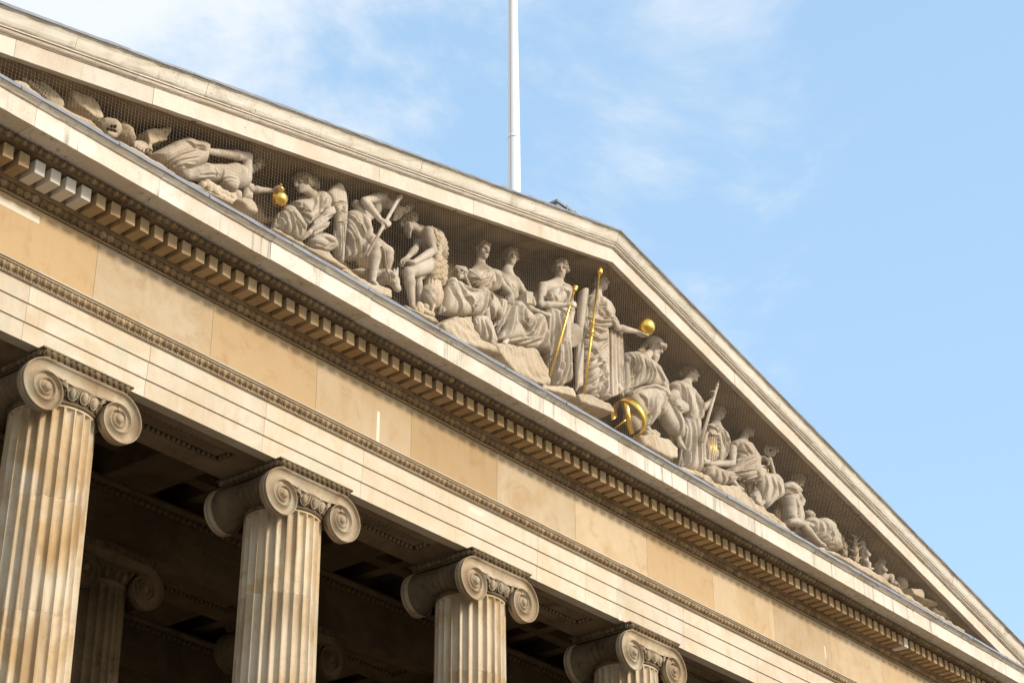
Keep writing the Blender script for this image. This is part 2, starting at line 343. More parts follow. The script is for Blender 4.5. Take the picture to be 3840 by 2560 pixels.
# ---- frieze
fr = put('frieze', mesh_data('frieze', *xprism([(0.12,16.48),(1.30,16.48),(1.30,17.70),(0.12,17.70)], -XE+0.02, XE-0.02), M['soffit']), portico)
fx = [-XE]+[-17.15+2.45*k for k in range(15)]+[XE]
for a, b in zip(fx[:-1], fx[1:]):
    put('frieze_block', mesh_data('frieze_block', *xprism([(0.08,16.4785),(0.119,16.4785),(0.119,17.625),(0.08,17.625)], a+0.003, b-0.003), M['frieze']), fr)
rp = random.Random(3)
for (px, py, w, h) in [(0, 735, 0.75, 0.13), (1414, 1540, 0.075, 0.60), (2130, 1745, 0.05, 0.05), (3090, 2420, 0.05, 0.3)]:
    p = at(px, py, 0.078); put('stone_patch', mesh_data('stone_patch', *box(p[0], p[0]+w, 0.0765, 0.085, p[2]-h, p[2]), M['repair']), fr)
for (px, py, w, h, Y) in [(2300, 2150, 0.13, 0.18, 0.0325), (2320, 2310, 0.09, 0.13, 0.0825), (1760, 1905, 0.42, 0.1, 0.0325)]:
    p = at(px, py, Y); put('stone_patch', mesh_data('stone_patch', *box(p[0], p[0]+w, Y, Y+0.02, p[2]-h*0.5, p[2]+h*0.5), M['repair']), arch)

# ---- horizontal cornice: bed mould, leaves, dentils, eggs, corona blocks, lead
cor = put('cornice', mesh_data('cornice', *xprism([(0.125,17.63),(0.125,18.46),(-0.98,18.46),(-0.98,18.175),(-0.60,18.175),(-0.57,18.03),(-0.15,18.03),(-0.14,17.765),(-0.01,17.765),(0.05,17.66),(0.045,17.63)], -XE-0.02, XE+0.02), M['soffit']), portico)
put('bead_moulding', mesh_data('bead_moulding', *tube([(-XE, 0.055, 17.638), (XE, 0.055, 17.638)], 0.024, 8), M['egg'], True), cor)
put('leaf_fillet', mesh_data('leaf_fillet', *box(-XE, XE, -0.085, -0.02, 17.757, 17.772), M['egg']), cor)
lm = leaf_mesh('leaf', 0.147, 0.13, 0.062, 0.62, M['leaf'])
x = -15.5
while x < XE-0.1:
    put('leaf', lm, cor, (x, -0.005, 17.708), scale=(1, WB.uniform(0.8, 1.1), WB.uniform(0.92, 1.05))); x += 0.147
DP = 0.2935; dz0, dz1 = 17.772, 18.000
def dentil_mesh(name, mat):
    w, b = 0.0925, 0.004
    prof = [(-w+b,-0.50),(w-b,-0.50),(w,-0.50+b),(w,-0.142),(-w,-0.142),(-w,-0.50+b)]
    V = [(x, y, dz0) for x, y in prof]+[(x, y, dz1) for x, y in prof]; n = 6
    return mesh_data(name, V, [tuple(range(n))[::-1], tuple(range(n, 2*n))]+[(i, (i+1) % n, (i+1) % n+n, i+n) for i in range(n)], mat)
dms = []
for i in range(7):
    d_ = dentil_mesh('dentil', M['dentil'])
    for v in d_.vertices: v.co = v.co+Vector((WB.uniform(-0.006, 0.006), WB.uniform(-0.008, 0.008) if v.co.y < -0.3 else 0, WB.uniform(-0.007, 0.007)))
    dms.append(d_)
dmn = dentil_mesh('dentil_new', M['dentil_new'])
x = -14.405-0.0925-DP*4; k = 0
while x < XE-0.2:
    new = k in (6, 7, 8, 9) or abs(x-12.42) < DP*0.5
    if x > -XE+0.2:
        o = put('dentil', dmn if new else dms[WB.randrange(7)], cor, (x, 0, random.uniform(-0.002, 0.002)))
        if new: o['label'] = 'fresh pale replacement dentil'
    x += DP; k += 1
ce = egg_mesh('cornice_egg', 0.147, 0.095, 0.05, 0.75, M['leaf'])
x = -15.5
while x < XE-0.1:
    put('egg', ce, cor, (x, -0.61, 18.085)); x += 0.147
PC = [(-0.612,18.135),(-0.985,18.135),(-0.985,18.095),(YF,18.09),(YF,18.425),(YF-0.03,18.428),(YF-0.05,18.445),(YF-0.085,18.47),(YF-0.10,18.478),(YF-0.10,18.492),(-0.612,18.492)]
cx = [-XE-1.02]+[-16.9+2.41*k for k in range(15)]+[XE+1.02]
for a, b in zip(cx[:-1], cx[1:]):
    put('cornice_block', mesh_data('cornice_block', *worn(xprism(PC, a+0.004, b-0.004, None, 14), 0.0025, 0.007), M['corona']), cor, (0, random.uniform(-0.006, 0.006), random.uniform(-0.005, 0.004)))
lx = np.arange(-18.6, 18.7, 1.86)
for a, b in zip(lx[:-1], lx[1:]):
    dzl = random.uniform(-0.004, 0.004)
    put('lead_sheet', mesh_data('lead_sheet', *worn(xprism([(YF-0.122,18.484),(YF-0.104,18.484),(YF-0.103,18.494),(-0.905,18.56),(-0.905,18.585),(YF-0.09,18.562),(YF-0.112,18.553),(YF-0.124,18.53)], a-0.004, b+0.004, None, 6), 0.007, 0, False), M['lead']), cor)
    put('lead_roll', mesh_data('lead_roll', *tube([(b, YF-0.125, 18.486), (b, YF-0.123, 18.53), (b, YF-0.09, 18.563), (b, -0.91, 18.588)], 0.013, 6), M['lead'], True), cor)

# ---- pediment floor plinth, tympanum
px_ = np.arange(-15.6, 15.7, 1.95); 
pl = put('plinth', mesh_data('plinth', *box(-16.2, 16.2, -0.86, 0.15, 18.47, 18.70), M['rock']), portico)
tyX = (22.50-18.46)/RK
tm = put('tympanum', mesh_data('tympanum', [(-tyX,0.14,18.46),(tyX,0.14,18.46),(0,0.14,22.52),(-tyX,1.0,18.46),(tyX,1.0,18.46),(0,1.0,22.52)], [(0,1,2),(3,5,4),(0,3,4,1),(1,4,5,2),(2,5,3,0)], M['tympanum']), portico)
x0 = -16.0
for r_i in range(4):                                      # courses of ashlar slabs
    z0 = 18.72+r_i*0.95; z1 = min(z0+0.945, 22.5)
    xx = -16.5+0.8*(r_i % 2)
    while xx < 16.4:
        xa, xb = xx+0.003, xx+1.597
        top = lambda x: 22.50-RK*abs(x)
        if min(top(xa), top(xb)) > z0+0.05:
            za, zb = min(z1, top(xa)), min(z1, top(xb))
            pts = [(xa,z0),(xb,z0),(xb,zb)]
            if xa < 0 < xb: pts.append((0, min(z1, top(0))))
            pts.append((xa, za)); n = len(pts)
            V = [(p, 0.125, z) for p, z in pts]+[(p, 0.139, z) for p, z in pts]
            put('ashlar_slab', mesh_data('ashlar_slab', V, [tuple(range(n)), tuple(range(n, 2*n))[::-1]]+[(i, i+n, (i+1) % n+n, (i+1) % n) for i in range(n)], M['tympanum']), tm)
        xx += 1.6

# ---- raking cornice (left and right arms mitred at the ridge)
Z0 = 22.556
XR = 18.95
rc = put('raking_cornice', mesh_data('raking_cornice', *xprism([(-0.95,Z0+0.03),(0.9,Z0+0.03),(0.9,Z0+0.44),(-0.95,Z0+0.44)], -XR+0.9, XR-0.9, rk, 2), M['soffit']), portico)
PF = [(-0.90,Z0+0.026),(-0.99,Z0+0.026),(-0.99,Z0+0.004),(YF,Z0),(YF,Z0+0.318),(-0.90,Z0+0.318)]
PO = [(-0.90,Z0+0.322),(YF-0.012,Z0+0.322),(YF-0.012,Z0+0.332),(YF-0.035,Z0+0.335),(YF-0.058,Z0+0.35),(YF-0.070,Z0+0.372),(YF-0.070,Z0+0.381),(YF-0.058,Z0+0.383),(YF-0.058,Z0+0.389),(YF-0.095,Z0+0.391),(YF-0.095,Z0+0.414),(-0.90,Z0+0.414)]
PS = [(-0.90,Z0+0.418),(YF-0.085,Z0+0.418),(YF-0.085,Z0+0.424),(YF-0.103,Z0+0.426),(YF-0.122,Z0+0.445),(YF-0.142,Z0+0.49),(YF-0.155,Z0+0.545),(YF-0.168,Z0+0.60),(YF-0.19,Z0+0.64),(YF-0.205,Z0+0.655),(YF-0.225,Z0+0.656),(YF-0.225,Z0+0.688),(-0.90,Z0+0.688)]
def arms(name, prof, mat, lead):
    for sgn in (-1, 1):
        e = [0.0]; q = lead
        while q < XR-0.5: e.append(q); q += 2.62
        e.append(XR)
        for a, b in zip(e[:-1], e[1:]):
            xa, xb = sorted((sgn*a, sgn*b)); ga = 0.0025
            put(name, mesh_data(name, *worn(xprism(prof, xa+(ga if xa else 0), xb-(ga if xb else 0), rk, 14), 0.0025, 0.008), mat), rc, (0, random.uniform(-0.005, 0.005), 0))
arms('fascia_block', PF, M['rake'], 1.9); arms('moulding_block', PO, M['rake'], 2.3); arms('gutter_block', PS, M['sima'], 0.95)
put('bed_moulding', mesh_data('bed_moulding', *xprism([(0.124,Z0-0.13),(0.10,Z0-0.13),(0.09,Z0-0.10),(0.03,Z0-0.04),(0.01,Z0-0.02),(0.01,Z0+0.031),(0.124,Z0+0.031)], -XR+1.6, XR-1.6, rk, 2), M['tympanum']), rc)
for sgn in (-1, 1):                                       # lead capping with lapped sheets
    e = np.arange(0, XR, 1.31); e = np.append(e, XR)
    for i, (a, b) in enumerate(zip(e[:-1], e[1:])):
        xa, xb = sorted((sgn*a, sgn*b))
        dz = 0.004*((i*7) % 3)
        put('lead_capping', mesh_data('lead_capping', *worn(xprism([(YF-0.242,Z0+0.662),(YF-0.227,Z0+0.662),(YF-0.227,Z0+0.690),(-0.5,Z0+0.70),(-0.5,Z0+0.72+dz),(YF-0.242,Z0+0.704+dz)], xa, xb, rk, 6), 0.007, 0, False), M['lead']), rc)
rf = put('roof', mesh_data('roof', *xprism([(-0.5,Z0+0.45),(24,Z0+0.45),(24,Z0+0.625),(-0.5,Z0+0.625)], -XR+0.3, XR-0.3, rk, 2), M['lead']), portico)
for y in np.arange(0.2, 24, 0.8):
    for sgn in (-1, 1):
        put('roof_roll', mesh_data('roof_roll', *tube([(0.0, y, Z0+0.63), (sgn*(XR-0.35), y, Z0+0.63-RK*(XR-0.35))], 0.03, 5), M['lead'], True), rf)
# lead clad ridge housing at the foot of the flagpole
hx0, hx1, hy0, hy1, zt = -0.60, 0.60, -0.07, 1.25, 24.12
put('ridge_housing', mesh_data('ridge_housing', *box(hx0, hx1, hy0, hy1, 22.9, zt), M['lead']), rf)
put('housing_capping', mesh_data('housing_capping', *box(hx0-0.04, hx1+0.04, hy0-0.04, hy1+0.04, zt+0.001, zt+0.06), M['lead']), rf)
for hx in (-0.3, 0.0, 0.3): put('housing_roll', mesh_data('housing_roll', *tube([(hx, hy0-0.045, zt-0.9), (hx, hy0-0.045, zt+0.06), (hx, hy1, zt+0.065)], 0.018, 6), M['lead'], True), rf)

# ---- columns
def flute_ring(r, depth, z, nf=24, per=10):
    out = []
    for f in range(nf):
        for j in range(per):
            u = j/per; a = 2*math.pi*(f+u)/nf
            if u < 0.16: d = 0
            else:
                t = (u-0.16)/0.84*2-1; d = depth*math.sqrt(max(0, 1-t*t))
            out.append(((r-d)*math.cos(a), (r-d)*math.sin(a), z))
    return out
def rad_at(z):
    t = min(1, max(0, (z-2.3)/(14.7-2.3))); return 0.65+0.115*(1-t)**1.25
def drum_mesh(z0, z1, top=False):
    zs = [(z0, 0.006), (z0+0.008, 0.0)]+[(z, 0.0) for z in np.linspace(z0, z1-0.12, 5)[1:]]
    rings = [flute_ring(rad_at(z)-s, 0.068, z) for z, s in zs]
    if top:
        for u in (0.0, 0.35, 0.62, 0.82, 0.94, 1.0):
            rings.append(flute_ring(rad_at(z1), 0.068*math.sqrt(max(0, 1-u*u)), z1-0.10+0.07*u))
        rings.append(flute_ring(rad_at(z1), 0, z1))
    else:
        rings += [flute_ring(rad_at(z1), 0.068, z1-0.008), flute_ring(rad_at(z1)-0.006, 0.068, z1)]
    n = len(rings[0]); V = [p for r in rings for p in r]; F = []
    for i in range(len(rings)-1):
        for k in range(n): F.append((i*n+k, i*n+(k+1) % n, (i+1)*n+(k+1) % n, (i+1)*n+k))
    F.append(tuple(range(n))[::-1]); F.append(tuple(range((len(rings)-1)*n, len(rings)*n)))
    me = mesh_data('drum', V, F, M['column'], True)
    me.set_sharp_from_angle(angle=R_(32)); return me
dz = [13.244-1.755*k for k in range(7)][::-1]; dz = [z for z in dz if z > 2.4]
edges = [2.25]+dz+[14.70]
drums = [drum_mesh(a, b, i == len(edges)-2) for i, (a, b) in enumerate(zip(edges[:-1], edges[1:]))]
# volute face as a relief: polar grid round each eye plus the channel between
TB_A = np.radians([0,90,180,270,360,450,540,630,720,810,900,990,1080,1170])
TB_R = np.array([.450,.438,.378,.298,.252,.243,.212,.170,.145,.137,.119,.098,.084,.078])
WEY = 0.689
def arm(phi): return np.interp(phi, TB_A, TB_R)
def relief(r, phi):
    if r < 0.066: return -0.014-0.035*math.sqrt(max(0, 1-(r/0.066)**2))
    ks = [arm(phi+2*math.pi*k) for k in range(4)]
    for k in range(3):
        if r <= ks[k]+1e-6 and r > ks[k+1]:
            g = ks[k]-ks[k+1]; s = (ks[k]-r)/max(g, 1e-4); wdt = 0.024*(0.55+0.45*(1-k/3))
            d0 = ks[k]-r; d1 = r-ks[k+1]
            ch = 0.070*(1-0.2*k)*math.sin(math.pi*min(1, max(0, s)))**0.8
            rid = 0.0
            if d0 < wdt: rid = 0.030*math.sin(math.pi*d0/wdt)
            return ch-rid
    return 0.0
def volute_face(mat):
    V = []; F = []
    nphi, nr = 72, 46
    for sgn in (-1, 1):
        b = len(V)
        for i in range(nphi+1):
            phi = 2*math.pi*i/nphi; rm = arm(phi)
            for j in range(nr+1):
                r = rm*j/nr
                V.append((sgn*(WEY+r*math.sin(phi)), relief(r, min(phi, 2*math.pi-1e-4)), r*math.cos(phi)))
        n1 = nr+1
        for i in range(nphi):
            for j in range(nr):
                q = (b+i*n1+j, b+(i+1)*n1+j, b+(i+1)*n1+j+1, b+i*n1+j+1)
                F.append(q if sgn > 0 else q[::-1])
        b2 = len(V)                                       # rim running back
        for i in range(nphi+1):
            x, y, z = V[b+i*n1+nr]
            for (dy, sc) in ((0.0, 1.0), (0.022, 1.0), (0.03, 0.985), (0.05, 0.985), (0.058, 1.0), (0.09, 1.0), (0.10, 0.985), (0.16, 0.97)):
                V.append((sgn*WEY+(x-sgn*WEY)*sc, y+dy, z*sc))
        for i in range(nphi):
            for j in range(7):
                q = (b2+i*8+j, b2+i*8+j+1, b2+(i+1)*8+j+1, b2+(i+1)*8+j)
                F.append(q if sgn < 0 else q[::-1])
    nx, nzz = 40, 18                                      # channel
    b = len(V)
    for i in range(nx+1):
        x = -WEY+2*WEY*i/nx
        lo = 0.252-0.075*math.sin(math.pi*i/nx)**0.9 if 0 < i < nx else 0.252
        for j in range(nzz+1):
            z = lo+(0.45-lo)*j/nzz; s = j/nzz
            d0 = (1-s)*(0.45-lo); y = 0.070*math.sin(math.pi*s)**0.8
            if d0 < 0.024: y -= 0.030*math.sin(math.pi*d0/0.024)
            d1 = s*(0.45-lo)
            if d1 < 0.02: y -= 0.012*math.sin(math.pi*d1/0.02)
            V.append((x, y, z))
    n1 = nzz+1
    for i in range(nx):
        for j in range(nzz): F.append((b+i*n1+j, b+(i+1)*n1+j, b+(i+1)*n1+j+1, b+i*n1+j+1))
    for (jj, dyz) in ((0, 1), (nzz, -1)):                 # lips of the channel running back
        b2 = len(V)
        for i in range(nx+1):
            x, y, z = V[b+i*n1+jj]; V += [(x, y, z), (x, y+0.2, z)]
        for i in range(nx): F.append((b2+2*i, b2+2*i+1, b2+2*i+3, b2+2*i+2))
    return mesh_data('volute_face', V, F, mat, True)
def bolster_mesh(sgn, mat):
    V = []; F = []; ny, na = 30, 28
    for i in range(ny+1):
        t = i/ny; y = 0.10+(1.34-0.10)*t
        u = abs(t-0.5)*2
        r = 0.20+0.185*u**1.7
        for (c, w, a) in ((0.5, 0.035, 0.030), (0.40, 0.02, 0.02), (0.60, 0.02, 0.02), (0.30, 0.012, 0.014), (0.70, 0.012, 0.014)):
            r += a*math.exp(-((t-c)/w)**2)
        for k in range(na):
            a = 2*math.pi*k/na; V.append((sgn*WEY+r*math.cos(a)*1.0, y, 0.44-r+r*math.sin(a)))
    for i in range(ny):
        for k in range(na): F.append((i*na+k, i*na+(k+1) % na, (i+1)*na+(k+1) % na, (i+1)*na+k))
    return mesh_data('bolster', V, F, mat, True)
vf, vfi = volute_face(M['capital']), None
bls = {s: bolster_mesh(s, M['bolster']) for s in (-1, 1)}
echm = mesh_data('echinus', *lathe([(0.60,14.66),(0.655,14.70),(0.68,14.715),(0.69,14.735),(0.675,14.755),(0.66,14.77),(0.68,14.80),(0.715,14.86),(0.745,14.93),(0.75,14.97),(0.70,15.02),(0.60,15.02)], 48), M['bolster'], True)
cegg = egg_mesh('capital_egg', 0.196, 0.20, 0.07, 0.30, M['capital'], 12)
palm = mesh_data('palmette', *merge([tube([(0,0,0),(0.05*s*(1+0.3*i),-0.05,0.03-0.035*i),(0.13*s,-0.035,-0.01-0.045*i)],[0.018,0.016,0.008],5) for i in range(4) for s in (1,)]), M['capital'], True)
palr = mesh_data('palmette_mirrored', *merge([tube([(0,0,0),(0.05*s*(1+0.3*i),-0.05,0.03-0.035*i),(0.13*s,-0.035,-0.01-0.045*i)],[0.018,0.016,0.008],5) for i in range(4) for s in (-1,)]), M['capital'], True)
abm = mesh_data('abacus', *merge([box(-0.80,0.80,0.0,1.44,15.245,15.285), box(-0.825,0.825,-0.012,1.452,15.285,15.36), box(-0.87,0.87,-0.05,1.49,15.36,15.386)]), M['bolster'])
abl = leaf_mesh('abacus_leaf', 0.118, 0.095, 0.05, 0.55, M['sooty'])
necked = [mesh_data('column', *merge([lathe([(0.98,1.70),(0.98,1.86)], 40), lathe([(0.93,1.861),(1.0,1.90),(1.0,1.97),(0.93,2.02),(0.86,2.04),(0.86,2.09),(0.90,2.12),(0.91,2.17),(0.86,2.22),(0.80,2.249)], 40), lathe([(0.55,2.25),(0.55,15.25)], 20)]), M['column'], True)][0]
def column(x, y, inner=False):
    c = put('column', necked, portico, (x, y, 0))
    for d in drums: put('drum', d, c, rot=(0, 0, 0.13))
    put('volute_face', vf, c, (0, -YC, EZ)); put('volute_face', vf, c, (0, YC, EZ), rot=(0, 0, math.pi))
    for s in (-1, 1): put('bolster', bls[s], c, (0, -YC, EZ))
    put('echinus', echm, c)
    for f in (0, math.pi):
        for a in (-1, 0, 1):
            t = f+a*0.285
            put('egg', cegg, c, (0.705*math.sin(t), -0.705*math.cos(t), 14.872), rot=(0, 0, t))
    put('palmette', palm, c, (-0.43, -YC+0.05, 14.99)); put('palmette', palr, c, (0.43, -YC+0.05, 14.99))
    put('abacus', abm, c, (0, -YC, 0))
    for i in range(14): put('abacus_leaf', abl, c, (-0.767+0.118*i, -YC-0.012, 15.322))
    for i in range(12): put('abacus_leaf', abl, c, (-0.825, -YC+0.03+0.118*i+0.04, 15.322), rot=(0, 0, -math.pi/2))
    if inner:                                             # unwashed soot, with the portico's shade put into the colour as well
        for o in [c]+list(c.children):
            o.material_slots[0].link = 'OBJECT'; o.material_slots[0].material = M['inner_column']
    return c
for k in range(-4, 4): column(k*S+S/2, YC)
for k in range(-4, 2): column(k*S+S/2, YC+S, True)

# ---- inside of the portico: inner architrave, ceiling beams with deep coffers, wall
YI = S+0.085
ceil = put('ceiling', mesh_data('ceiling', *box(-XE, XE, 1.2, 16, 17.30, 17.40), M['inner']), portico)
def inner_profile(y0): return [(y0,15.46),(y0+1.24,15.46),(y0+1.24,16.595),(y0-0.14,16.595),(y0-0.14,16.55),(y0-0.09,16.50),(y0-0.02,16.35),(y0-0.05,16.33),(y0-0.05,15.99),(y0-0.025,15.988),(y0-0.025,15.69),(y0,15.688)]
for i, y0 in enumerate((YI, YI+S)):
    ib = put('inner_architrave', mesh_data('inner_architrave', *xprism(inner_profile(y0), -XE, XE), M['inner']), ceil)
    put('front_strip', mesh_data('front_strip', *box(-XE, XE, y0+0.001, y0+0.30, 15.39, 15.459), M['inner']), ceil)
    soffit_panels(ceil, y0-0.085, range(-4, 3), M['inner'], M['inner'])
bpart = []
eb = uvball((0, 0, 0), (0.068, 0.05, 0.065), 7, 5)
def ball_row(x0, x1, dx, y, z, out):
    x = x0
    while x < x1:
        out.append(([(p[0]+x, p[1]+y, p[2]+z) for p in eb[0]], eb[1])); x += dx
for y in (YI-0.06, YI+S-0.06): ball_row(-15, 10, 0.147, y, 16.425, bpart)
ball_row(-15, 10, 0.147, 1.40, 16.50, bpart)
put('egg_moulding', mesh_data('egg_moulding', *merge(bpart), M['inner'], True), ceil, kind='stuff')
for k in range(-4, 4):
    xb = k*S+S/2
    for y0, y1 in ((1.3405, YI+S+1.2),):
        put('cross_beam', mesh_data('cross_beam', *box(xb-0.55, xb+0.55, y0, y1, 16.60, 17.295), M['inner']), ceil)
        if k < 3:
            for i in (1, 2):
                xm = xb+0.55+(S-1.1)*i/3.0
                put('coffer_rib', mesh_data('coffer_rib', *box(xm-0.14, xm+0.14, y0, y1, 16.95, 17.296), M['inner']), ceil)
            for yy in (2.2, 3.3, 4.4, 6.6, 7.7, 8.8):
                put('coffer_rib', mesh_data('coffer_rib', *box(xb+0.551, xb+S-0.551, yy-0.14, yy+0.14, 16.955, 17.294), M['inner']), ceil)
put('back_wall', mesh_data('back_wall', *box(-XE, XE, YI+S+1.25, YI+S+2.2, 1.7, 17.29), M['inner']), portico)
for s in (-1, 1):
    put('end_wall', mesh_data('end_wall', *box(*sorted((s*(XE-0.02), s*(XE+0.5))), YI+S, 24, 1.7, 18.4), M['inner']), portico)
put('rear_block', mesh_data('rear_block', *box(-XE+0.03, XE-0.03, YI+S+2.21, 24, 1.7, 18.6), M['architrave']), portico)
put('attic_wall', mesh_data('attic_wall', *box(-XE+0.03, XE-0.03, 1.34, YI+S+2.2, 17.41, 18.45), M['soffit']), portico)

# ================================================================ flagpole and net
fp = thing('flagpole', 'tall tapering white painted flagpole rising behind the pediment ridge', 'flagpole', (0.0, 1.57, 23.15))
put('pole', mesh_data('pole', *lathe([(0.165,0),(0.158,0.9),(0.150,2.4),(0.147,3.5),(0.114,7.6),(0.07,14.0),(0.06,14.1)], 28), M['white_paint'], True), fp)
put('finial', mesh_data('finial', *merge([lathe([(0.09,14.1),(0.09,14.2)], 12), uvball((0,0,14.32),(0.14,0.14,0.14),14,10)]), M['gold'], True), fp)
put('collar', mesh_data('collar', *lathe([(0.19,0.86),(0.19,0.95)], 24), M['white_paint'], True), fp)
hal = put('halyard', mesh_data('halyard', *tube([(-0.235,-0.10,0.3),(-0.185,-0.07,8.0),(-0.10,-0.03,13.9)], 0.008, 5), M['lead']), fp)
put('joint_band', mesh_data('joint_band', *lathe([(0.149,3.62),(0.149,3.70)], 28), M['white_paint'], True), fp)

NY = -0.925; NP = 0.0
wires = []; CW = 0.066; wr = 0.0014
lo, hi = 18.59, lambda x: Z0-RK*abs(x)+0.01
def wire(p, q):
    d = np.array(q)-np.array(p); d = d/np.linalg.norm(d); a = np.cross(d, [0, 1.0, 0]); a /= np.linalg.norm(a); b = np.array([0, 1.0, 0])
    V = [np.array(e)+wr*(math.cos(t)*a+math.sin(t)*b) for e in (p, q) for t in (0.5, 2.6, 4.7)]
    wires.append((V, [(0,1,4,3),(1,2,5,4),(2,0,3,5)]))
for sgn in (-1, 1):
    x = 0.0
    while x < 16.9:
        xx = sgn*x; z1 = hi(xx)
        if z1 > lo+0.03: wire((xx, NY, lo), (xx, NY, z1))
        x += CW
    tl = -RK*0.5                                          # rows hang half parallel to the rake
    c = lo
    while c < Z0+0.01:
        # row z = c + tl*x (x>=0); clip between floor and rake
        xs = max(0.0, (c-lo)/-tl) if tl else 0
        x1 = (c-lo)/(-tl)
        x2 = (Z0-c)/(RK+tl)
        x1 = min(x1, x2)
        if x1 > 0.02: wire((0, NY, c), (sgn*x1, NY, c+tl*x1))
        c += CW*0.95
net = tag(put('bird_net', mesh_data('bird_net', *merge(wires), M['net'])), 'fine wire bird net stretched across the sculptured pediment', 'net')
# ================================================================ sculpting toolkit: blended distance fields turned into meshes
def nrm(v): v = np.asarray(v, float); return v/np.linalg.norm(v)
TC = nrm([-0.78, -0.62, 0.0]); RT = nrm([RGT[0], RGT[1], 0.0]); UZ = np.array([0, 0, 1.0])
def look(rx, tc, up=0.0): return nrm(RT*rx+TC*tc+UZ*up)   # a direction given as right / towards the street / up
def frame(x0, y0, s): return lambda x, y, Y: at(x0+x*s, y0+y*s, Y)
A1 = frame(50, 220, 500/2306); A2 = frame(480, 480, 500/2306); A3 = frame(980, 600, 350/1372); A4 = frame(1260, 680, 460/1387)
A5 = frame(1620, 880, 460/1639); A6 = frame(1980, 940, 440/1150); A7 = frame(2260, 1200, 400/1081); A8 = frame(2600, 1440, 500/1400)
A9 = frame(2900, 1700, 800/1792)
class Sculpt:
    def __init__(s, vox=0.0135): s.vox = vox; s.p = []
    def add(s, f, lo, hi, k=0.03, op='u'): s.p.append((f, np.asarray(lo, float), np.asarray(hi, float), k, op)); return s
    def cone(s, a, b, ra, rb, k=0.03, op='u', fold=None, sy=1.0):
        a = np.asarray(a, float); b = np.asarray(b, float); d = b-a; L2 = float(d@d)+1e-9
        am = max(fold[1], fold[2]) if fold else 0
        m = max(ra, rb)+am
        ax = d/math.sqrt(L2)
        e1 = np.cross(ax, [0, 1.0, 0]) if abs(ax[1]) < 0.9 else np.cross(ax, [1.0, 0, 0]); e1 = nrm(e1); e2 = np.cross(ax, e1)
        def f(X, Y, Z):
            px, py, pz = X-a[0], (Y-a[1]), Z-a[2]
            t = np.clip((px*d[0]+py*d[1]+pz*d[2])/L2, 0, 1)
            qx, qy, qz = px-t*d[0], (py-t*d[1])/sy, pz-t*d[2]
            r = ra+(rb-ra)*t
            D = np.sqrt(qx*qx+qy*qy+qz*qz)
            if fold:
                n, f0, f1, ph, tw = fold
                th = np.arctan2(qx*e2[0]+qy*e2[1]+qz*e2[2], qx*e1[0]+qy*e1[1]+qz*e1[2])
                w = n*th*0.5+ph+tw*t+0.5*np.sin(th*2.0+ph*3)+0.5*np.sin(t*3.1+ph)
                r = r+(f0+(f1-f0)*t)*(np.abs(np.sin(w))*(0.75+0.25*np.sin(th*3+ph))*1.5-0.75)
            return (D-r)*min(1.0, sy)
        e = np.array([m, m*max(1, sy), m])
        return s.add(f, np.minimum(a, b)-e, np.maximum(a, b)+e, k, op)
    def chain(s, pts, rad, k=0.03, **kw):
        for i in range(len(pts)-1): s.cone(pts[i], pts[i+1], rad[i], rad[i+1], k, **kw)
        return s
    def ell(s, c, r, R=None, k=0.03, op='u'):
        c = np.asarray(c, float); r = np.asarray(r, float); R = np.eye(3) if R is None else np.asarray(R, float); m = float(r.max())
        def f(X, Y, Z):
            px, py, pz = X-c[0], Y-c[1], Z-c[2]
            q = [(px*R[i][0]+py*R[i][1]+pz*R[i][2]) for i in range(3)]
            k0 = np.sqrt(sum((q[i]/r[i])**2 for i in range(3))); k1 = np.sqrt(sum((q[i]/r[i]**2)**2 for i in range(3)))+1e-6
            return k0*(k0-1)/k1
        return s.add(f, c-m, c+m, k, op)
    def panel(s, tl, tr, br, bl, th, n=0, amp=0.0, k=0.03, op='u', ph=0.0, bulge=0.0):
        tl, tr, br, bl = [np.asarray(q, float) for q in (tl, tr, br, bl)]
        c0 = (tl+tr)/2; c1 = (bl+br)/2; v = c1-c0; H = np.linalg.norm(v); v = v/H
        u = (tr-tl)/np.linalg.norm(tr-tl)+(br-bl)/np.linalg.norm(br-bl); u = u-v*(u@v); u = nrm(u); w = np.cross(u, v)
        w = w if w[1] < 0 else -w
        l0, r0, l1, r1 = (tl-c0)@u, (tr-c0)@u, (bl-c0)@u, (br-c0)@u
        t0, t1, b1, b0 = (tl-c0)@v, (tr-c0)@v, (br-c0)@v, (bl-c0)@v
        def f(X, Y, Z):
            px, py, pz = X-c0[0], Y-c0[1], Z-c0[2]
            a = px*u[0]+py*u[1]+pz*u[2]; b = px*v[0]+py*v[1]+pz*v[2]; c = px*w[0]+py*w[1]+pz*w[2]
            t = np.clip(b/H, 0, 1); l = l0+(l1-l0)*t; r = r0+(r1-r0)*t; s_ = np.clip((a-l)/(r-l+1e-6), 0, 1)
            c = c-bulge*np.sin(np.pi*s_)
            if n: c = c-amp*(0.45+0.55*t)*(np.abs(np.sin(np.pi*n*s_+ph+0.6*np.sin(t*2.5+ph)+0.35*np.sin(s_*7+ph)))-0.5)
            top = t0+(t1-t0)*s_; bot = b0+(b1-b0)*s_
            q = np.stack([np.abs(c)-th*0.3, np.maximum(l-a, a-r)+th*0.7, np.maximum(top-b, b-bot)+th*0.7])
            return np.sqrt((np.maximum(q, 0)**2).sum(0))+np.minimum(q.max(0), 0)-th*0.7
        P = np.array([tl, tr, br, bl]); m = th+amp+abs(bulge)+0.02
        return s.add(f, P.min(0)-m, P.max(0)+m, k, op)
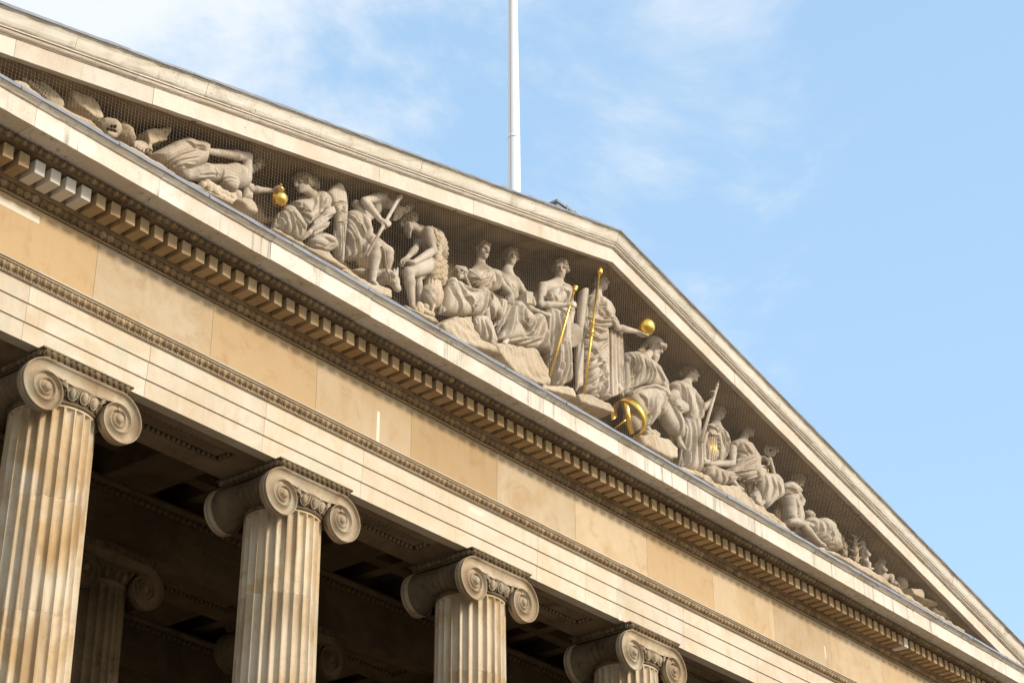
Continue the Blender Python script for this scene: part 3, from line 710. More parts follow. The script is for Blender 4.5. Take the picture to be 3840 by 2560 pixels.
    def poly(s, pts, y0, y1, rnd=0.02, rough=0.0, k=0.03, op='u', skew=0.0):  # outline in the X-Z plane given thickness from y0 to y1
        P = np.array([[p[0], p[2]] for p in pts])
        def f(X, Y, Z):
            X = X-skew*(Y-y0)
            shp = np.broadcast(X, Y, Z).shape; x = np.broadcast_to(X, shp); z = np.broadcast_to(Z, shp)
            d = np.full(shp, 9.0); sg = np.ones(shp)
            j = len(P)-1
            for i in range(len(P)):
                e = P[j]-P[i]; wx, wz = x-P[i][0], z-P[i][1]
                t = np.clip((wx*e[0]+wz*e[1])/(e@e+1e-9), 0, 1)
                d = np.minimum(d, (wx-e[0]*t)**2+(wz-e[1]*t)**2)
                c1 = z >= P[i][1]; c2 = z < P[j][1]; c3 = e[0]*wz > e[1]*wx
                fl = (c1 & c2 & c3) | (~c1 & ~c2 & ~c3); sg = np.where(fl, -sg, sg); j = i
            d = sg*np.sqrt(d)+rnd
            dy = np.maximum(y0-Y, Y-y1)+rnd
            out = np.sqrt(np.maximum(d, 0)**2+np.maximum(dy, 0)**2)+np.minimum(np.maximum(d, dy), 0)-rnd
            if rough: q_ = 1.9*np.sin(X*3.1+Y*4.3)+1.3*np.sin(Z*5.7-X*2.3); out = out+rough*(np.sin(X*6.1+Z*4.0+q_)*np.sin(Z*9.0-X*3+Y*5+1.7*q_)*1.2+0.45*np.abs(np.sin(X*13+Y*9+2.1*q_))+0.25*np.sin(X*29+Z*31+3*q_))
            return out
        ex = abs(skew)*(y1-y0)
        return s.add(f, [P[:, 0].min()-0.03-ex, y0-0.03, P[:, 1].min()-0.03], [P[:, 0].max()+0.03+ex, y1+0.03, P[:, 1].max()+0.03], k, op)
    def puff(s, pts, yc, T, w=0.18, k=0.05, gx=0.0, gz=0.0, op='u'):  # rounded volume with the given X-Z outline, T thick each way about depth yc
        P = np.array([[p[0], p[2]] for p in pts]); cx, cz = P.mean(0)
        def f(X, Y, Z):
            shp = np.broadcast(X, Z).shape; x = np.broadcast_to(X, shp); z = np.broadcast_to(Z, shp)
            d = np.full(shp, 9.0); sg = np.ones(shp); j = len(P)-1
            for i in range(len(P)):
                e = P[j]-P[i]; wx, wz = x-P[i][0], z-P[i][1]
                t = np.clip((wx*e[0]+wz*e[1])/(e@e+1e-9), 0, 1); d = np.minimum(d, (wx-e[0]*t)**2+(wz-e[1]*t)**2)
                c1 = z >= P[i][1]; c2 = z < P[j][1]; c3 = e[0]*wz > e[1]*wx
                fl = (c1 & c2 & c3) | (~c1 & ~c2 & ~c3); sg = np.where(fl, -sg, sg); j = i
            d = sg*np.sqrt(d); i_ = np.clip(-d/w, 0, 1); ht = T*np.sqrt(i_*(2-i_))
            yy = np.abs(Y-(yc+gx*(x-cx)+gz*(z-cz)))-ht
            return np.where(d > 0, np.sqrt(d*d+np.maximum(yy, 0)**2), np.maximum(yy*0.75, -np.abs(d)*1.0))
        m = T+abs(gx)*np.ptp(P[:, 0])/2+abs(gz)*np.ptp(P[:, 1])/2
        return s.add(f, [P[:, 0].min(), yc-m, P[:, 1].min()], [P[:, 0].max(), yc+m, P[:, 1].max()], k, op)
    def folds(s, fr, Y, lines, w=0.026, amp=0.030):          # fold ridges (valleys when amp < 0) along polylines, pressed into the surface along the wall's normal
        for ln in lines:
            s.p.append(('r', np.array([[q[0], q[2]] for q in (fr(x, y, Y) for x, y in ln)]), w, amp))
        return s
    def noise(s, amp, freq, lo=None, hi=None): s.p.append(('n', amp, freq)); return s
    def grid(s):
        L = np.min([q[1] for q in s.p if not isinstance(q[0], str) and q[4] == 'u'], axis=0)-0.06; Hh = np.max([q[2] for q in s.p if not isinstance(q[0], str) and q[4] == 'u'], axis=0)+0.06
        v = s.vox; n = np.ceil((Hh-L)/v).astype(int)+1
        ax = [L[i]+v*np.arange(n[i]) for i in range(3)]
        D = np.full(tuple(n), 0.5, np.float32)
        for q in s.p:
            if q[0] == 'n':
                _, amp, fr = q
                X, Y, Z = ax[0][:, None, None], ax[1][None, :, None], ax[2][None, None, :]
                D += (amp*(np.sin(X*fr+1.7*np.sin(Y*fr*0.7))*np.sin(Z*fr*1.1+1.3*np.sin(X*fr*0.6))+0.6*np.sin(Y*fr*1.9+Z*fr*1.7)*np.sin(X*fr*2.1-Z*fr*0.8))).astype(np.float32)
                continue
            if q[0] == 'r':
                _, P, w, amp = q; mg = 3.2*w
                ix = np.where((ax[0] > P[:, 0].min()-mg) & (ax[0] < P[:, 0].max()+mg))[0]; iz = np.where((ax[2] > P[:, 1].min()-mg) & (ax[2] < P[:, 1].max()+mg))[0]
                if len(ix) == 0 or len(iz) == 0: continue
                x = ax[0][ix][:, None]; z = ax[2][iz][None, :]; d = np.full((len(ix), len(iz)), 9.0); tt = np.zeros_like(d); n_ = len(P)-1
                for i in range(n_):
                    e = P[i+1]-P[i]; t = np.clip(((x-P[i][0])*e[0]+(z-P[i][1])*e[1])/(e@e+1e-9), 0, 1)
                    dd = (x-P[i][0]-e[0]*t)**2+(z-P[i][1]-e[1]*t)**2; tt = np.where(dd < d, (i+t)/n_, tt); d = np.minimum(d, dd)
                d = np.sqrt(d); taper = np.minimum(1, np.minimum(tt+0.25, 1.25-tt)*1.6)
                g = 1.28*amp*taper*(np.exp(-(d/w)**2)-0.75*np.exp(-((d-1.75*w)/(0.8*w))**2))
                D[ix[0]:ix[-1]+1, :, iz[0]:iz[-1]+1] -= g[:, None, :].astype(np.float32); continue
            f, lo, hi, k, op = q; m = k+2.5*v
            i0 = np.maximum(0, np.floor((lo-m-L)/v).astype(int)); i1 = np.minimum(n, np.ceil((hi+m-L)/v).astype(int)+1)
            if np.any(i1 <= i0): continue
            sl = tuple(slice(i0[i], i1[i]) for i in range(3))
            d = f(ax[0][sl[0]][:, None, None], ax[1][sl[1]][None, :, None], ax[2][sl[2]][None, None, :]).astype(np.float32)
            A = D[sl]
            if op == 'u':
                h = np.clip(0.5+0.5*(A-d)/k, 0, 1); D[sl] = A+(d-A)*h-k*h*(1-h)
            else:                                         # carve
                h = np.clip(0.5-0.5*(A+d)/k, 0, 1); D[sl] = A+(-d-A)*h+k*h*(1-h)
        return D, L, v
    def mesh(s):
        D, L, v = s.grid(); ins = D < 0
        nx, ny, nz_ = D.shape
        c = [ins[i:nx-1+i, j:ny-1+j, k:nz_-1+k] for i in (0, 1) for j in (0, 1) for k in (0, 1)]
        cnt = sum(q.astype(np.int8) for q in c); act = (cnt > 0) & (cnt < 8)
        idx = np.full(act.shape, -1, np.int64); I = np.argwhere(act); idx[act] = np.arange(len(I))
        acc = np.zeros((len(I), 3)); num = np.zeros(len(I))
        off = np.array([(i, j, k) for i in (0, 1) for j in (0, 1) for k in (0, 1)])
        val = [D[I[:, 0]+o[0], I[:, 1]+o[1], I[:, 2]+o[2]] for o in off]
        for a in range(8):
            for b in range(a+1, 8):
                if np.abs(off[a]-off[b]).sum() != 1: continue
                cr = (val[a] < 0) != (val[b] < 0)
                t = np.where(cr, val[a]/(val[a]-val[b]+1e-12), 0)
                acc += np.where(cr[:, None], off[a]+t[:, None]*(off[b]-off[a]), 0); num += cr
        V = L+v*(I+acc/num[:, None])
        F = []
        for axi in range(3):
            o = [0, 0, 0]; o[axi] = 1
            A = ins[:nx-o[0], :ny-o[1], :nz_-o[2]]; B = ins[o[0]:, o[1]:, o[2]:]
            E = np.argwhere(A != B); fl = A[tuple(E.T)]
            u, w = [(1, 2), (2, 0), (0, 1)][axi]
            ok = (E[:, u] > 0) & (E[:, w] > 0) & (E[:, u] < D.shape[u]-1) & (E[:, w] < D.shape[w]-1); E = E[ok]; fl = fl[ok]
            def g(du, dw):
                q = E.copy(); q[:, u] -= du; q[:, w] -= dw; return idx[q[:, 0], q[:, 1], q[:, 2]]
            Q = np.stack([g(1, 1), g(0, 1), g(0, 0), g(1, 0)], 1); Q[~fl] = Q[~fl][:, ::-1]
            F.append(Q)
        F = np.concatenate(F); F = F[(F >= 0).all(1)]
        return V, F
def carve(name, sc, mat, parent):
    V, F = sc.mesh(); V = V-np.array(parent.location if parent is not None else (0, 0, 0))
    me = bpy.data.meshes.new(name); me.vertices.add(len(V)); me.vertices.foreach_set('co', V.astype(np.float32).ravel())
    me.loops.add(F.size); me.loops.foreach_set('vertex_index', F.astype(np.int32).ravel())
    me.polygons.add(len(F)); me.polygons.foreach_set('loop_start', np.arange(0, F.size, 4, dtype=np.int32))
    me.polygons.foreach_set('loop_total', np.full(len(F), 4, np.int32))
    me.update(calc_edges=True); me.validate(); me.shade_smooth(); me.materials.append(mat)
    o = bpy.data.objects.new(name, me); link(o, parent); return o

# ---- anatomy
def head(b, c, h, f, tilt=UZ, neck=None, beard=False, turn=0.0):
    f = nrm(f); u = nrm(tilt-f*(tilt@f)); r = np.cross(f, u); R = np.array([r, u, f])
    P = lambda x, y, z: c+h*(x*r+y*u+z*f)
    b.ell(P(0, 0.13, -0.06), h*np.array([0.33, 0.37, 0.41]), R, 0.03)
    b.ell(P(0, -0.17, 0.10), h*np.array([0.255, 0.33, 0.27]), R, 0.04)
    b.ell(P(0, -0.41, 0.25), h*np.array([0.12, 0.09, 0.10]), R, 0.03)
    b.cone(P(-0.17, 0.085, 0.30), P(0.17, 0.085, 0.30), h*0.075, h*0.075, 0.03)
    for s in (-1, 1): b.ell(P(s*0.14, 0.0, 0.41), h*np.array([0.110, 0.078, 0.20]), R, 0.014, 's')
    b.cone(P(0, 0.09, 0.35), P(0, -0.13, 0.445), h*0.040, h*0.062, 0.018)
    for s in (-1, 1):
        b.ell(P(s*0.135, -0.005, 0.205), h*np.array([0.085, 0.058, 0.062]), R, 0.006)
        b.ell(P(s*0.065, -0.14, 0.40), h*0.045*np.ones(3), R, 0.012)
        b.ell(P(s*0.335, -0.02, -0.03), h*np.array([0.05, 0.13, 0.08]), R, 0.015)
    b.cone(P(-0.085, -0.235, 0.335), P(0.085, -0.235, 0.335), h*0.04, h*0.04, 0.014)
    b.cone(P(-0.075, -0.30, 0.33), P(0.075, -0.30, 0.33), h*0.042, h*0.042, 0.014)
    b.cone(P(-0.10, -0.267, 0.375), P(0.10, -0.267, 0.375), h*0.030, h*0.030, 0.008, 's')
    if neck is not None: b.cone(P(0, -0.20, -0.10), neck, h*0.215, h*0.26, 0.05)
    if beard:
        for i in range(9):
            a = (i-4)/4.0
            b.chain([P(a*0.24, -0.22-0.02*abs(a), 0.26-0.12*abs(a)), P(a*0.22, -0.48, 0.30-0.10*abs(a)), P(a*0.12, -0.85+0.12*abs(a), 0.30)], [h*0.09, h*0.11, h*0.05], 0.018)
    return P, R
def hairdo(hs, c, h, f, tilt=UZ, bun=True, vol=1.0, curl=0.011, long=0.0, fr=62):
    f = nrm(f); u = nrm(tilt-f*(tilt@f)); r = np.cross(f, u); R = np.array([r, u, f]); P = lambda x, y, z: c+h*(x*r+y*u+z*f)
    hs.ell(P(0, 0.16, -0.10), h*vol*np.array([0.385, 0.41, 0.45]), R, 0.03)
    for s in (-1, 1):
        for i in range(4):
            hs.ell(P(s*(0.18+0.06*i), 0.36-0.12*i, 0.24-0.10*i), h*np.array([0.13, 0.10, 0.10])*vol, R, 0.02)
        if long: hs.chain([P(s*0.33, 0.0, -0.05), P(s*0.36, -0.35, -0.15), P(s*0.30, -0.45-long, -0.10)], [h*0.14, h*0.13, h*0.06], 0.03)
    if bun: hs.ell(P(0, 0.02, -0.55), h*np.array([0.22, 0.20, 0.20]), R, 0.05)
    hs.noise(curl, fr)
    hs.ell(P(0, -0.12, 0.50), h*np.array([0.26, 0.44, 0.42]), R, 0.02, 's')
    return P
def hand(b, w, d, n, h, curl=0.5, thumb=1):               # wrist, pointing direction, back-of-hand normal
    d = nrm(d); n = nrm(n-d*(n@d)); s = np.cross(d, n)
    P = lambda x, y, z: w+h*(x*s+y*d+z*n)
    b.ell(P(0, 0.20, 0), h*np.array([0.17, 0.21, 0.085]), np.array([s, d, n]), 0.02)
    b.cone(w, P(0, 0.12, 0), h*0.10, h*0.11, 0.02)
    for i, (x, L) in enumerate(((-0.13, 0.25), (-0.045, 0.30), (0.04, 0.28), (0.12, 0.22))):
        a1, a2 = curl*0.7, curl*1.7
        k1 = P(x, 0.36, 0.0); k2 = k1+h*L*0.55*(d*math.cos(a1)-n*math.sin(a1)); k3 = k2+h*L*0.55*(d*math.cos(a2)-n*math.sin(a2))
        b.chain([P(x*0.9, 0.28, 0), k1, k2, k3], [h*0.055, h*0.052, h*0.045, h*0.036], 0.006)
    t0 = P(thumb*0.13, 0.10, -0.02); t1 = t0+h*(0.13*s*thumb+0.14*d-0.05*n); t2 = t1+h*(0.02*s*thumb+0.15*d-0.10*n*curl)
    b.chain([t0, t1, t2], [h*0.06, h*0.05, h*0.038], 0.01)
def arm(b, h, sh, el, wr, hd=None, n=None, curl=0.5, k=1.0, thumb=1):
    sh, el, wr = map(np.asarray, (sh, el, wr))
    m = el+(wr-el)*0.28
    b.chain([sh, sh+(el-sh)*0.35, el], [h*0.225*k, h*0.215*k, h*0.165*k], 0.03)
    b.chain([el, m, wr], [h*0.165*k, h*0.185*k, h*0.115*k], 0.03)
    if hd is not None: hand(b, wr, hd, n if n is not None else UZ, h, curl, thumb)
def leg(b, h, hip, kn, an, toe=None, k=1.0):
    hip, kn, an = map(np.asarray, (hip, kn, an)); m = kn+(an-kn)*0.28
    b.chain([hip, kn], [h*0.42*k, h*0.27*k], 0.05); b.chain([kn, m, an], [h*0.255*k, h*0.265*k, h*0.145*k], 0.04)
    if toe is not None:
        toe = np.asarray(toe); b.chain([an-UZ*h*0.02, an+(toe-an)*0.5-UZ*h*0.03, toe], [h*0.13, h*0.135, h*0.08], 0.03)
def torso(b, h, shl, shr, pelvis, depth=0.8, neck=None):
    shl, shr, pelvis = map(np.asarray, (shl, shr, pelvis)); c = (shl+shr)/2
    ch = c+(pelvis-c)*0.30
    if neck is not None:
        for q in (shl, shr): b.cone(np.asarray(neck)+UZ*h*0.02, q+UZ*h*0.06, h*0.24, h*0.15, 0.06)
    b.cone(shl, shr, h*0.21, h*0.21, 0.05); b.cone(ch+(shl-c)*0.55, ch+(shr-c)*0.55, h*0.34, h*0.34, 0.06)
    b.chain([ch, c+(pelvis-c)*0.66, pelvis], [h*0.42, h*0.34, h*0.42], 0.06)
STATUES = 'limestone statues standing in the pediment'
def statue(name, label, base, cat='statue'):
    return thing(name, label, cat, base)
# ================================================================ statues in the pediment
TS = M['statue']; TH = M['hair']; TR = M['rock']
def fin(t, body=None, cloth=None, hair=None, rock=None, extra=()):
    if body: carve('body', body, TS, t)
    if cloth: carve('drapery', cloth, TS, t)
    if hair: carve('hair', hair, TH, t)
    if rock: carve('rock_base', rock, TR, t)
    for n, s, m in extra: carve(n, s, m, t)
def pf(fr, Y, pts): return [fr(x, y, Y) for x, y in pts]
def stuffs(n, parts, mat, label, cat): return tag(put(n, mesh_data(n, *merge(parts), mat, True)), label, cat)

# ---- standing woman with palette
def woman_palette():
    Y = -0.48; h = 0.41
    t = statue('statue', 'statue of standing robed woman holding a gilt rod and a round painting palette', A6(300, 1340, Y))
    b, c, hr = Sculpt(), Sculpt(), Sculpt(0.014)
    hc = A6(316, 186, Y-0.08); f = look(0.10, 1.0, -0.30); neck = A6(285, 318, Y)
    head(b, hc, h, f, neck=neck); hairdo(hr, hc, h, f, vol=1.05)
    hr.ell(A6(314, 118, Y-0.02), (0.165, 0.165, 0.09), None, 0.06)
    sl, sr, pv = A6(140, 352, Y+0.04), A6(385, 375, Y-0.04), A6(265, 700, Y)
    torso(b, h, sl, sr, pv, neck=neck)
    arm(b, h, sl, A6(122, 530, Y-0.02), A6(372, 533, Y-0.32), look(0.9, 0.2, 0.05), UZ*0.2+TC, 1.1)
    arm(b, h, sr, A6(425, 545, Y+0.04), A6(412, 755, Y-0.14), -UZ, TC, 0.5)
    c.puff(pf(A6, Y-0.05, [(190, 390), (235, 365), (330, 345), (380, 380), (385, 480), (350, 570), (190, 570), (165, 480)]), Y-0.04, 0.24, 0.2)
    for px in (222, 318): c.ell(A6(px, 448, Y-0.18), (0.085, 0.08, 0.085), None, 0.08)
    c.chain([A6(330, 320, Y-0.05), A6(375, 370, Y-0.14), A6(392, 480, Y-0.12)], [0.05, 0.06, 0.05], 0.03)
    c.puff(pf(A6, Y-0.05, [(180, 540), (345, 540), (390, 700), (395, 900), (412, 1285), (345, 1305), (325, 1350), (245, 1330), (200, 1000), (160, 640)]), Y, 0.25, 0.24)
    c.folds(A6, Y-0.22, [[(165, 610), (215, 720), (250, 850), (270, 1000)], [(235, 600), (250, 900), (262, 1250)], [(285, 590), (300, 900), (322, 1320)], [(330, 600), (348, 760), (335, 900)], [(362, 880), (378, 1100), (352, 1290)], [(205, 860), (228, 1100), (250, 1310)], [(395, 900), (402, 1280)],
                         [(345, 1100), (320, 1250)], [(270, 1000), (290, 1320)]], 0.030, 0.042)
    c.folds(A6, Y-0.24, [[(222, 392), (185, 450), (180, 520)], [(230, 400), (228, 500)], [(245, 410), (290, 500)], [(330, 345), (380, 420), (388, 490)], [(300, 425), (345, 370)], [(320, 520), (300, 560)], [(260, 500), (262, 570)]], 0.020, 0.022)
    r = Sculpt(0.02); r.poly([A6(150, 1310, -0.82), A6(440, 1340, -0.82), A6(470, 1440, -0.82), A6(130, 1350, -0.82)], -0.85, 0.0, 0.03, 0.012)
    fin(t, b, c, hr, r)
    pc = A6(432, 828, Y-0.20); u = nrm(RT*0.95-UZ*0.1); w = nrm(np.cross(u, nrm(TC+RT*0.1))); nn = np.cross(u, w)
    if w[2] < 0: w = -w
    ps = Sculpt(0.011); ps.ell(pc, (0.205, 0.285, 0.030), np.array([u, w, nn]), 0.01)
    ps.ell(pc-u*0.05-w*0.11, (0.05, 0.05, 0.2), np.array([u, w, nn]), 0.01, 's')
    ps.cone(pc-u*0.06-w*0.13, pc-u*0.17-w*0.27, 0.045, 0.08, 0.01, 's')
    o = carve('palette', ps, TS, None); tag(o, 'oval stone painting palette hanging from standing woman\'s lowered hand', 'palette')
    g = [A6(220, 1225, Y-0.34), A6(400, 575, Y-0.40), A6(462, 362, Y-0.42)]
    stuffs('gilt_rod', [tube([g[0], g[1], g[2]], 0.025, 10), uvball(g[2], (0.066, 0.066, 0.052), 14, 8), tube([g[2]-(g[2]-g[1])*0.16, g[2]-(g[2]-g[1])*0.04], [0.03, 0.058], 10)], M['gold'], 'slanting gilt rod with round knob held by woman with palette', 'rod')
woman_palette()

# ---- crowned central figure
def crowned():
    Y = -0.46; h = 0.42
    t = statue('statue', 'statue of crowned standing figure in heavy mantle with one arm stretched out', A6(650, 1430, Y))
    b, c, hr = Sculpt(), Sculpt(), Sculpt(0.014)
    hc = A6(712, 305, Y); f = look(0.92, 0.45, -0.05); neck = A6(668, 450, Y+0.02)
    head(b, hc, h, f, neck=neck); P = hairdo(hr, hc, h, f, vol=1.0, long=0.10)
    sl, sr, pv = A6(605, 485, Y+0.08), A6(765, 550, Y-0.12), A6(660, 800, Y)
    torso(b, h, sl, sr, pv, neck=neck)
    wr = A6(1060, 792, Y-0.36)
    arm(b, h, sr, A6(872, 752, Y-0.25), wr, A7(400, 150, Y-0.42)-wr, -UZ, 0.3)
    arm(b, h, sl, A6(550, 650, Y-0.10), A6(575, 765, Y-0.26), look(0.5, 0.5, -0.7), TC, 0.8)
    c.puff(pf(A6, Y-0.1, [(610, 440), (690, 440), (760, 490), (800, 560), (830, 640), (780, 700), (590, 700), (570, 640), (590, 520)]), Y-0.05, 0.25, 0.2)
    c.puff(pf(A6, Y-0.2, [(560, 640), (640, 640), (760, 655), (830, 640), (885, 735), (800, 745), (700, 735), (590, 710)]), Y-0.17, 0.13, 0.06)
    c.puff(pf(A6, Y-0.1, [(575, 690), (760, 720), (780, 850), (782, 1100), (785, 1430), (740, 1450), (640, 1430), (555, 1370), (545, 1100), (545, 850)]), Y, 0.27, 0.25)
    c.ell(A6(640, 1180, Y-0.20), (0.13, 0.12, 0.28), None, 0.1)
    c.folds(A6, Y-0.25, [[(570, 650), (690, 690), (800, 690), (880, 735)], [(565, 690), (700, 725), (860, 742)], [(640, 560), (740, 650), (840, 700)], [(690, 520), (770, 620), (850, 700)], [(610, 450), (600, 540), (590, 620)], [(690, 450), (650, 560), (610, 630)],
                         [(720, 460), (700, 560), (640, 640)], [(750, 500), (730, 580)]], 0.022, 0.028)
    c.folds(A6, Y-0.27, [[(585, 790), (690, 870), (778, 850)], [(570, 880), (680, 990), (780, 900)], [(560, 990), (640, 1060), (750, 960)], [(600, 1160), (690, 1110), (775, 1080)], [(560, 1330), (680, 1230), (778, 1110)], [(590, 1390), (700, 1320), (780, 1200)], [(640, 730), (720, 790), (772, 770)],
                         [(690, 1000), (740, 1130), (720, 1400)], [(770, 1180), (772, 1430)], [(740, 1280), (745, 1440)], [(660, 1330), (640, 1420)]], 0.028, 0.042)
    for i, (x0, x1) in enumerate(((795, 855), (845, 895), (885, 925))):
        c.panel(A6(x0, 770, Y-0.10+0.02*i), A6(x1, 770, Y-0.12), A6(x1+18, 1420-20*i, Y-0.16), A6(x0+6, 1440-20*i, Y-0.12), 0.045, 2, 0.05, 0.03, ph=i)
    c.chain([A6(885, 1330, Y-0.16), A6(925, 1410, Y-0.16)], [0.05, 0.04], 0.03)
    c.panel(A6(495, 405, Y-0.02), A6(598, 388, Y-0.14), A6(545, 900, Y-0.18), A6(445, 905, Y-0.02), 0.07, 0, 0, 0.03, bulge=0.07)
    c.panel(A6(455, 880, Y-0.02), A6(548, 880, Y-0.18), A6(538, 1305, Y-0.18), A6(465, 1400, Y-0.02), 0.06, 1, 0.03, 0.03, bulge=0.06)
    for px in (640, 760): c.ell(A6(px, 1435, Y-0.27), (0.08, 0.14, 0.05), None, 0.04)
    r = Sculpt(0.02); r.poly([A6(480, 1405, -0.82), A6(560, 1395, -0.82), A6(790, 1480, -0.82), A6(850, 1560, -0.82), A6(835, 1590, -0.82), A6(520, 1480, -0.82)], -0.84, 0.0, 0.03, 0.014)
    fin(t, b, c, hr, r)
    cr = []
    for i in range(8):
        a = i*math.pi/4; d = P(0.36*math.sin(a), 0.50, -0.06+0.40*math.cos(a)); cr += [uvball(d+UZ*0.02, (0.03, 0.03, 0.035), 8, 6), tube([d-UZ*0.05, d+UZ*0.02], 0.010, 6)]
    cr.append(tube([P(0.37*math.sin(a), 0.40, -0.06+0.42*math.cos(a)) for a in np.linspace(0, 2*math.pi, 25)], 0.014, 6))
    stuffs('crown', cr, M['gold'], 'small gilt crown of balls on central figure\'s head', 'crown')
    a, z = A6(550, 1405, Y-0.38), A6(703, 185, Y-0.40); d = (z-a); L = lambda q: a+d*q
    parts = [tube([L(0), L(0.99)], 0.025, 10), tube([L(0.955), L(0.975), L(0.99), L(1.0), L(1.012), L(1.02)], [0.03, 0.075, 0.065, 0.066, 0.045, 0.012], 12)]
    for q in (0.455, 0.50, 0.545): parts.append(tube([L(q-0.006), L(q-0.002), L(q+0.002), L(q+0.006)], [0.034, 0.052, 0.052, 0.034], 10))
    parts.append(tube([L(0.455), L(0.545)], 0.038, 10))
    stuffs('sceptre', parts, M['gold'], 'tall gilt sceptre with ringed grip held upright by crowned figure', 'sceptre')
    stuffs('orb', [uvball(A7(440, 70, Y-0.44), (0.190, 0.190, 0.190), 40, 24)], M['gold'], 'plain gilt orb resting on crowned figure\'s outstretched palm', 'orb')
crowned()

# ---- two seated women
def seated_one():
    h = 0.39
    t = statue('statue', 'statue of seated robed woman with a raised hand beside her shoulder', A5(450, 1250, -0.5))
    b, c, hr = Sculpt(), Sculpt(), Sculpt(0.014)
    hc = A5(672, 222, -0.38); f = look(0.72, 0.72, -0.12); neck = A5(640, 430, -0.34)
    head(b, hc, h, f, neck=neck); hairdo(hr, hc, h, f, vol=1.04)
    sl, sr, pv = A5(510, 530, -0.28), A5(850, 530, -0.42), A5(690, 800, -0.30)
    torso(b, h, sl, sr, pv, neck=neck)
    arm(b, h, sr, A5(965, 700, -0.46), A5(1065, 800, -0.62), look(-0.15, 0.3, -1.0), TC, 0.5)
    arm(b, h, sl, A5(330, 560, -0.36), A5(330, 440, -0.55), look(1.0, 0.2, -0.25), UZ*0.6+TC, 0.9)
    b.chain([pv, A5(690, 800, -0.60), A5(760, 1300, -0.60), A5(790, 1440, -0.66)], [0.12, 0.09, 0.06, 0.05], 0.03)
    b.chain([A5(790, 1440, -0.66), A5(830, 1490, -0.78), A5(900, 1500, -0.82)], [0.06, 0.06, 0.04], 0.03)
    c.puff(pf(A5, -0.42, [(505, 480), (690, 470), (790, 455), (860, 480), (905, 560), (885, 740), (760, 770), (600, 730), (500, 650), (475, 560)]), -0.40, 0.20, 0.18)
    c.puff(pf(A5, -0.62, [(205, 650), (270, 597), (340, 612), (430, 680), (560, 720), (740, 735), (785, 800), (765, 900), (705, 1020), (655, 1105), (560, 1070), (420, 1085), (250, 1075), (105, 1055), (145, 880)]), -0.58, 0.22, 0.22, gz=0.05)
    c.ell(A5(690, 790, -0.68), (0.14, 0.12, 0.14), None, 0.08); c.ell(A5(275, 640, -0.66), (0.10, 0.12, 0.10), None, 0.06)
    c.puff(pf(A5, -0.56, [(750, 750), (850, 850), (900, 960), (945, 1105), (900, 1125), (850, 1040), (820, 1130), (730, 1000)]), -0.54, 0.12, 0.1)
    c.puff(pf(A5, -0.62, [(540, 1090), (690, 1080), (765, 1160), (805, 1280), (855, 1450), (790, 1485), (650, 1400), (590, 1310), (545, 1210)]), -0.60, 0.14, 0.12)
    c.folds(A5, -0.58, [[(500, 560), (600, 640), (720, 560), (790, 480)], [(510, 605), (620, 685), (740, 595), (812, 490)], [(530, 650), (660, 715), (775, 650), (832, 500)], [(850, 490), (876, 600), (866, 730)], [(885, 530), (900, 620), (880, 740)], [(800, 600), (835, 660), (825, 800)], [(560, 540), (640, 590), (740, 500)]], 0.020, 0.026)
    c.folds(A5, -0.74, [[(290, 650), (300, 800), (370, 1000), (420, 1070)], [(345, 640), (420, 830), (560, 960), (650, 850)], [(420, 690), (520, 745), (650, 735)], [(765, 780), (830, 900), (920, 1090)], [(760, 860), (790, 1000)], [(712, 830), (690, 950), (660, 1080)], [(400, 760), (480, 900), (580, 1030)], [(230, 700), (190, 880), (170, 1050)]], 0.026, 0.036)
    c.folds(A5, -0.72, [[(600, 1120), (620, 1270), (645, 1390)], [(655, 1120), (690, 1290), (725, 1420)], [(710, 1140), (760, 1300), (805, 1460)], [(563, 1120), (570, 1220)]], 0.018, 0.034)
    r = Sculpt(0.02); r.poly([A5(140, 1170, -0.82), A5(300, 1085, -0.82), A5(540, 1090, -0.82), A5(620, 1330, -0.82), A5(850, 1480, -0.82), A5(900, 1568, -0.82), A5(380, 1440, -0.82), A5(200, 1300, -0.82)], -0.82, 0.0, 0.05, 0.02)
    tl = Sculpt(0.012); tl.cone(A5(430, 510, -0.66), A5(510, 705, -0.68), 0.022, 0.03, 0.01); tl.cone(A5(500, 470, -0.66), A5(635, 560, -0.64), 0.022, 0.012, 0.01)
    fin(t, b, c, hr, r, (('compasses', tl, TS),))
seated_one()
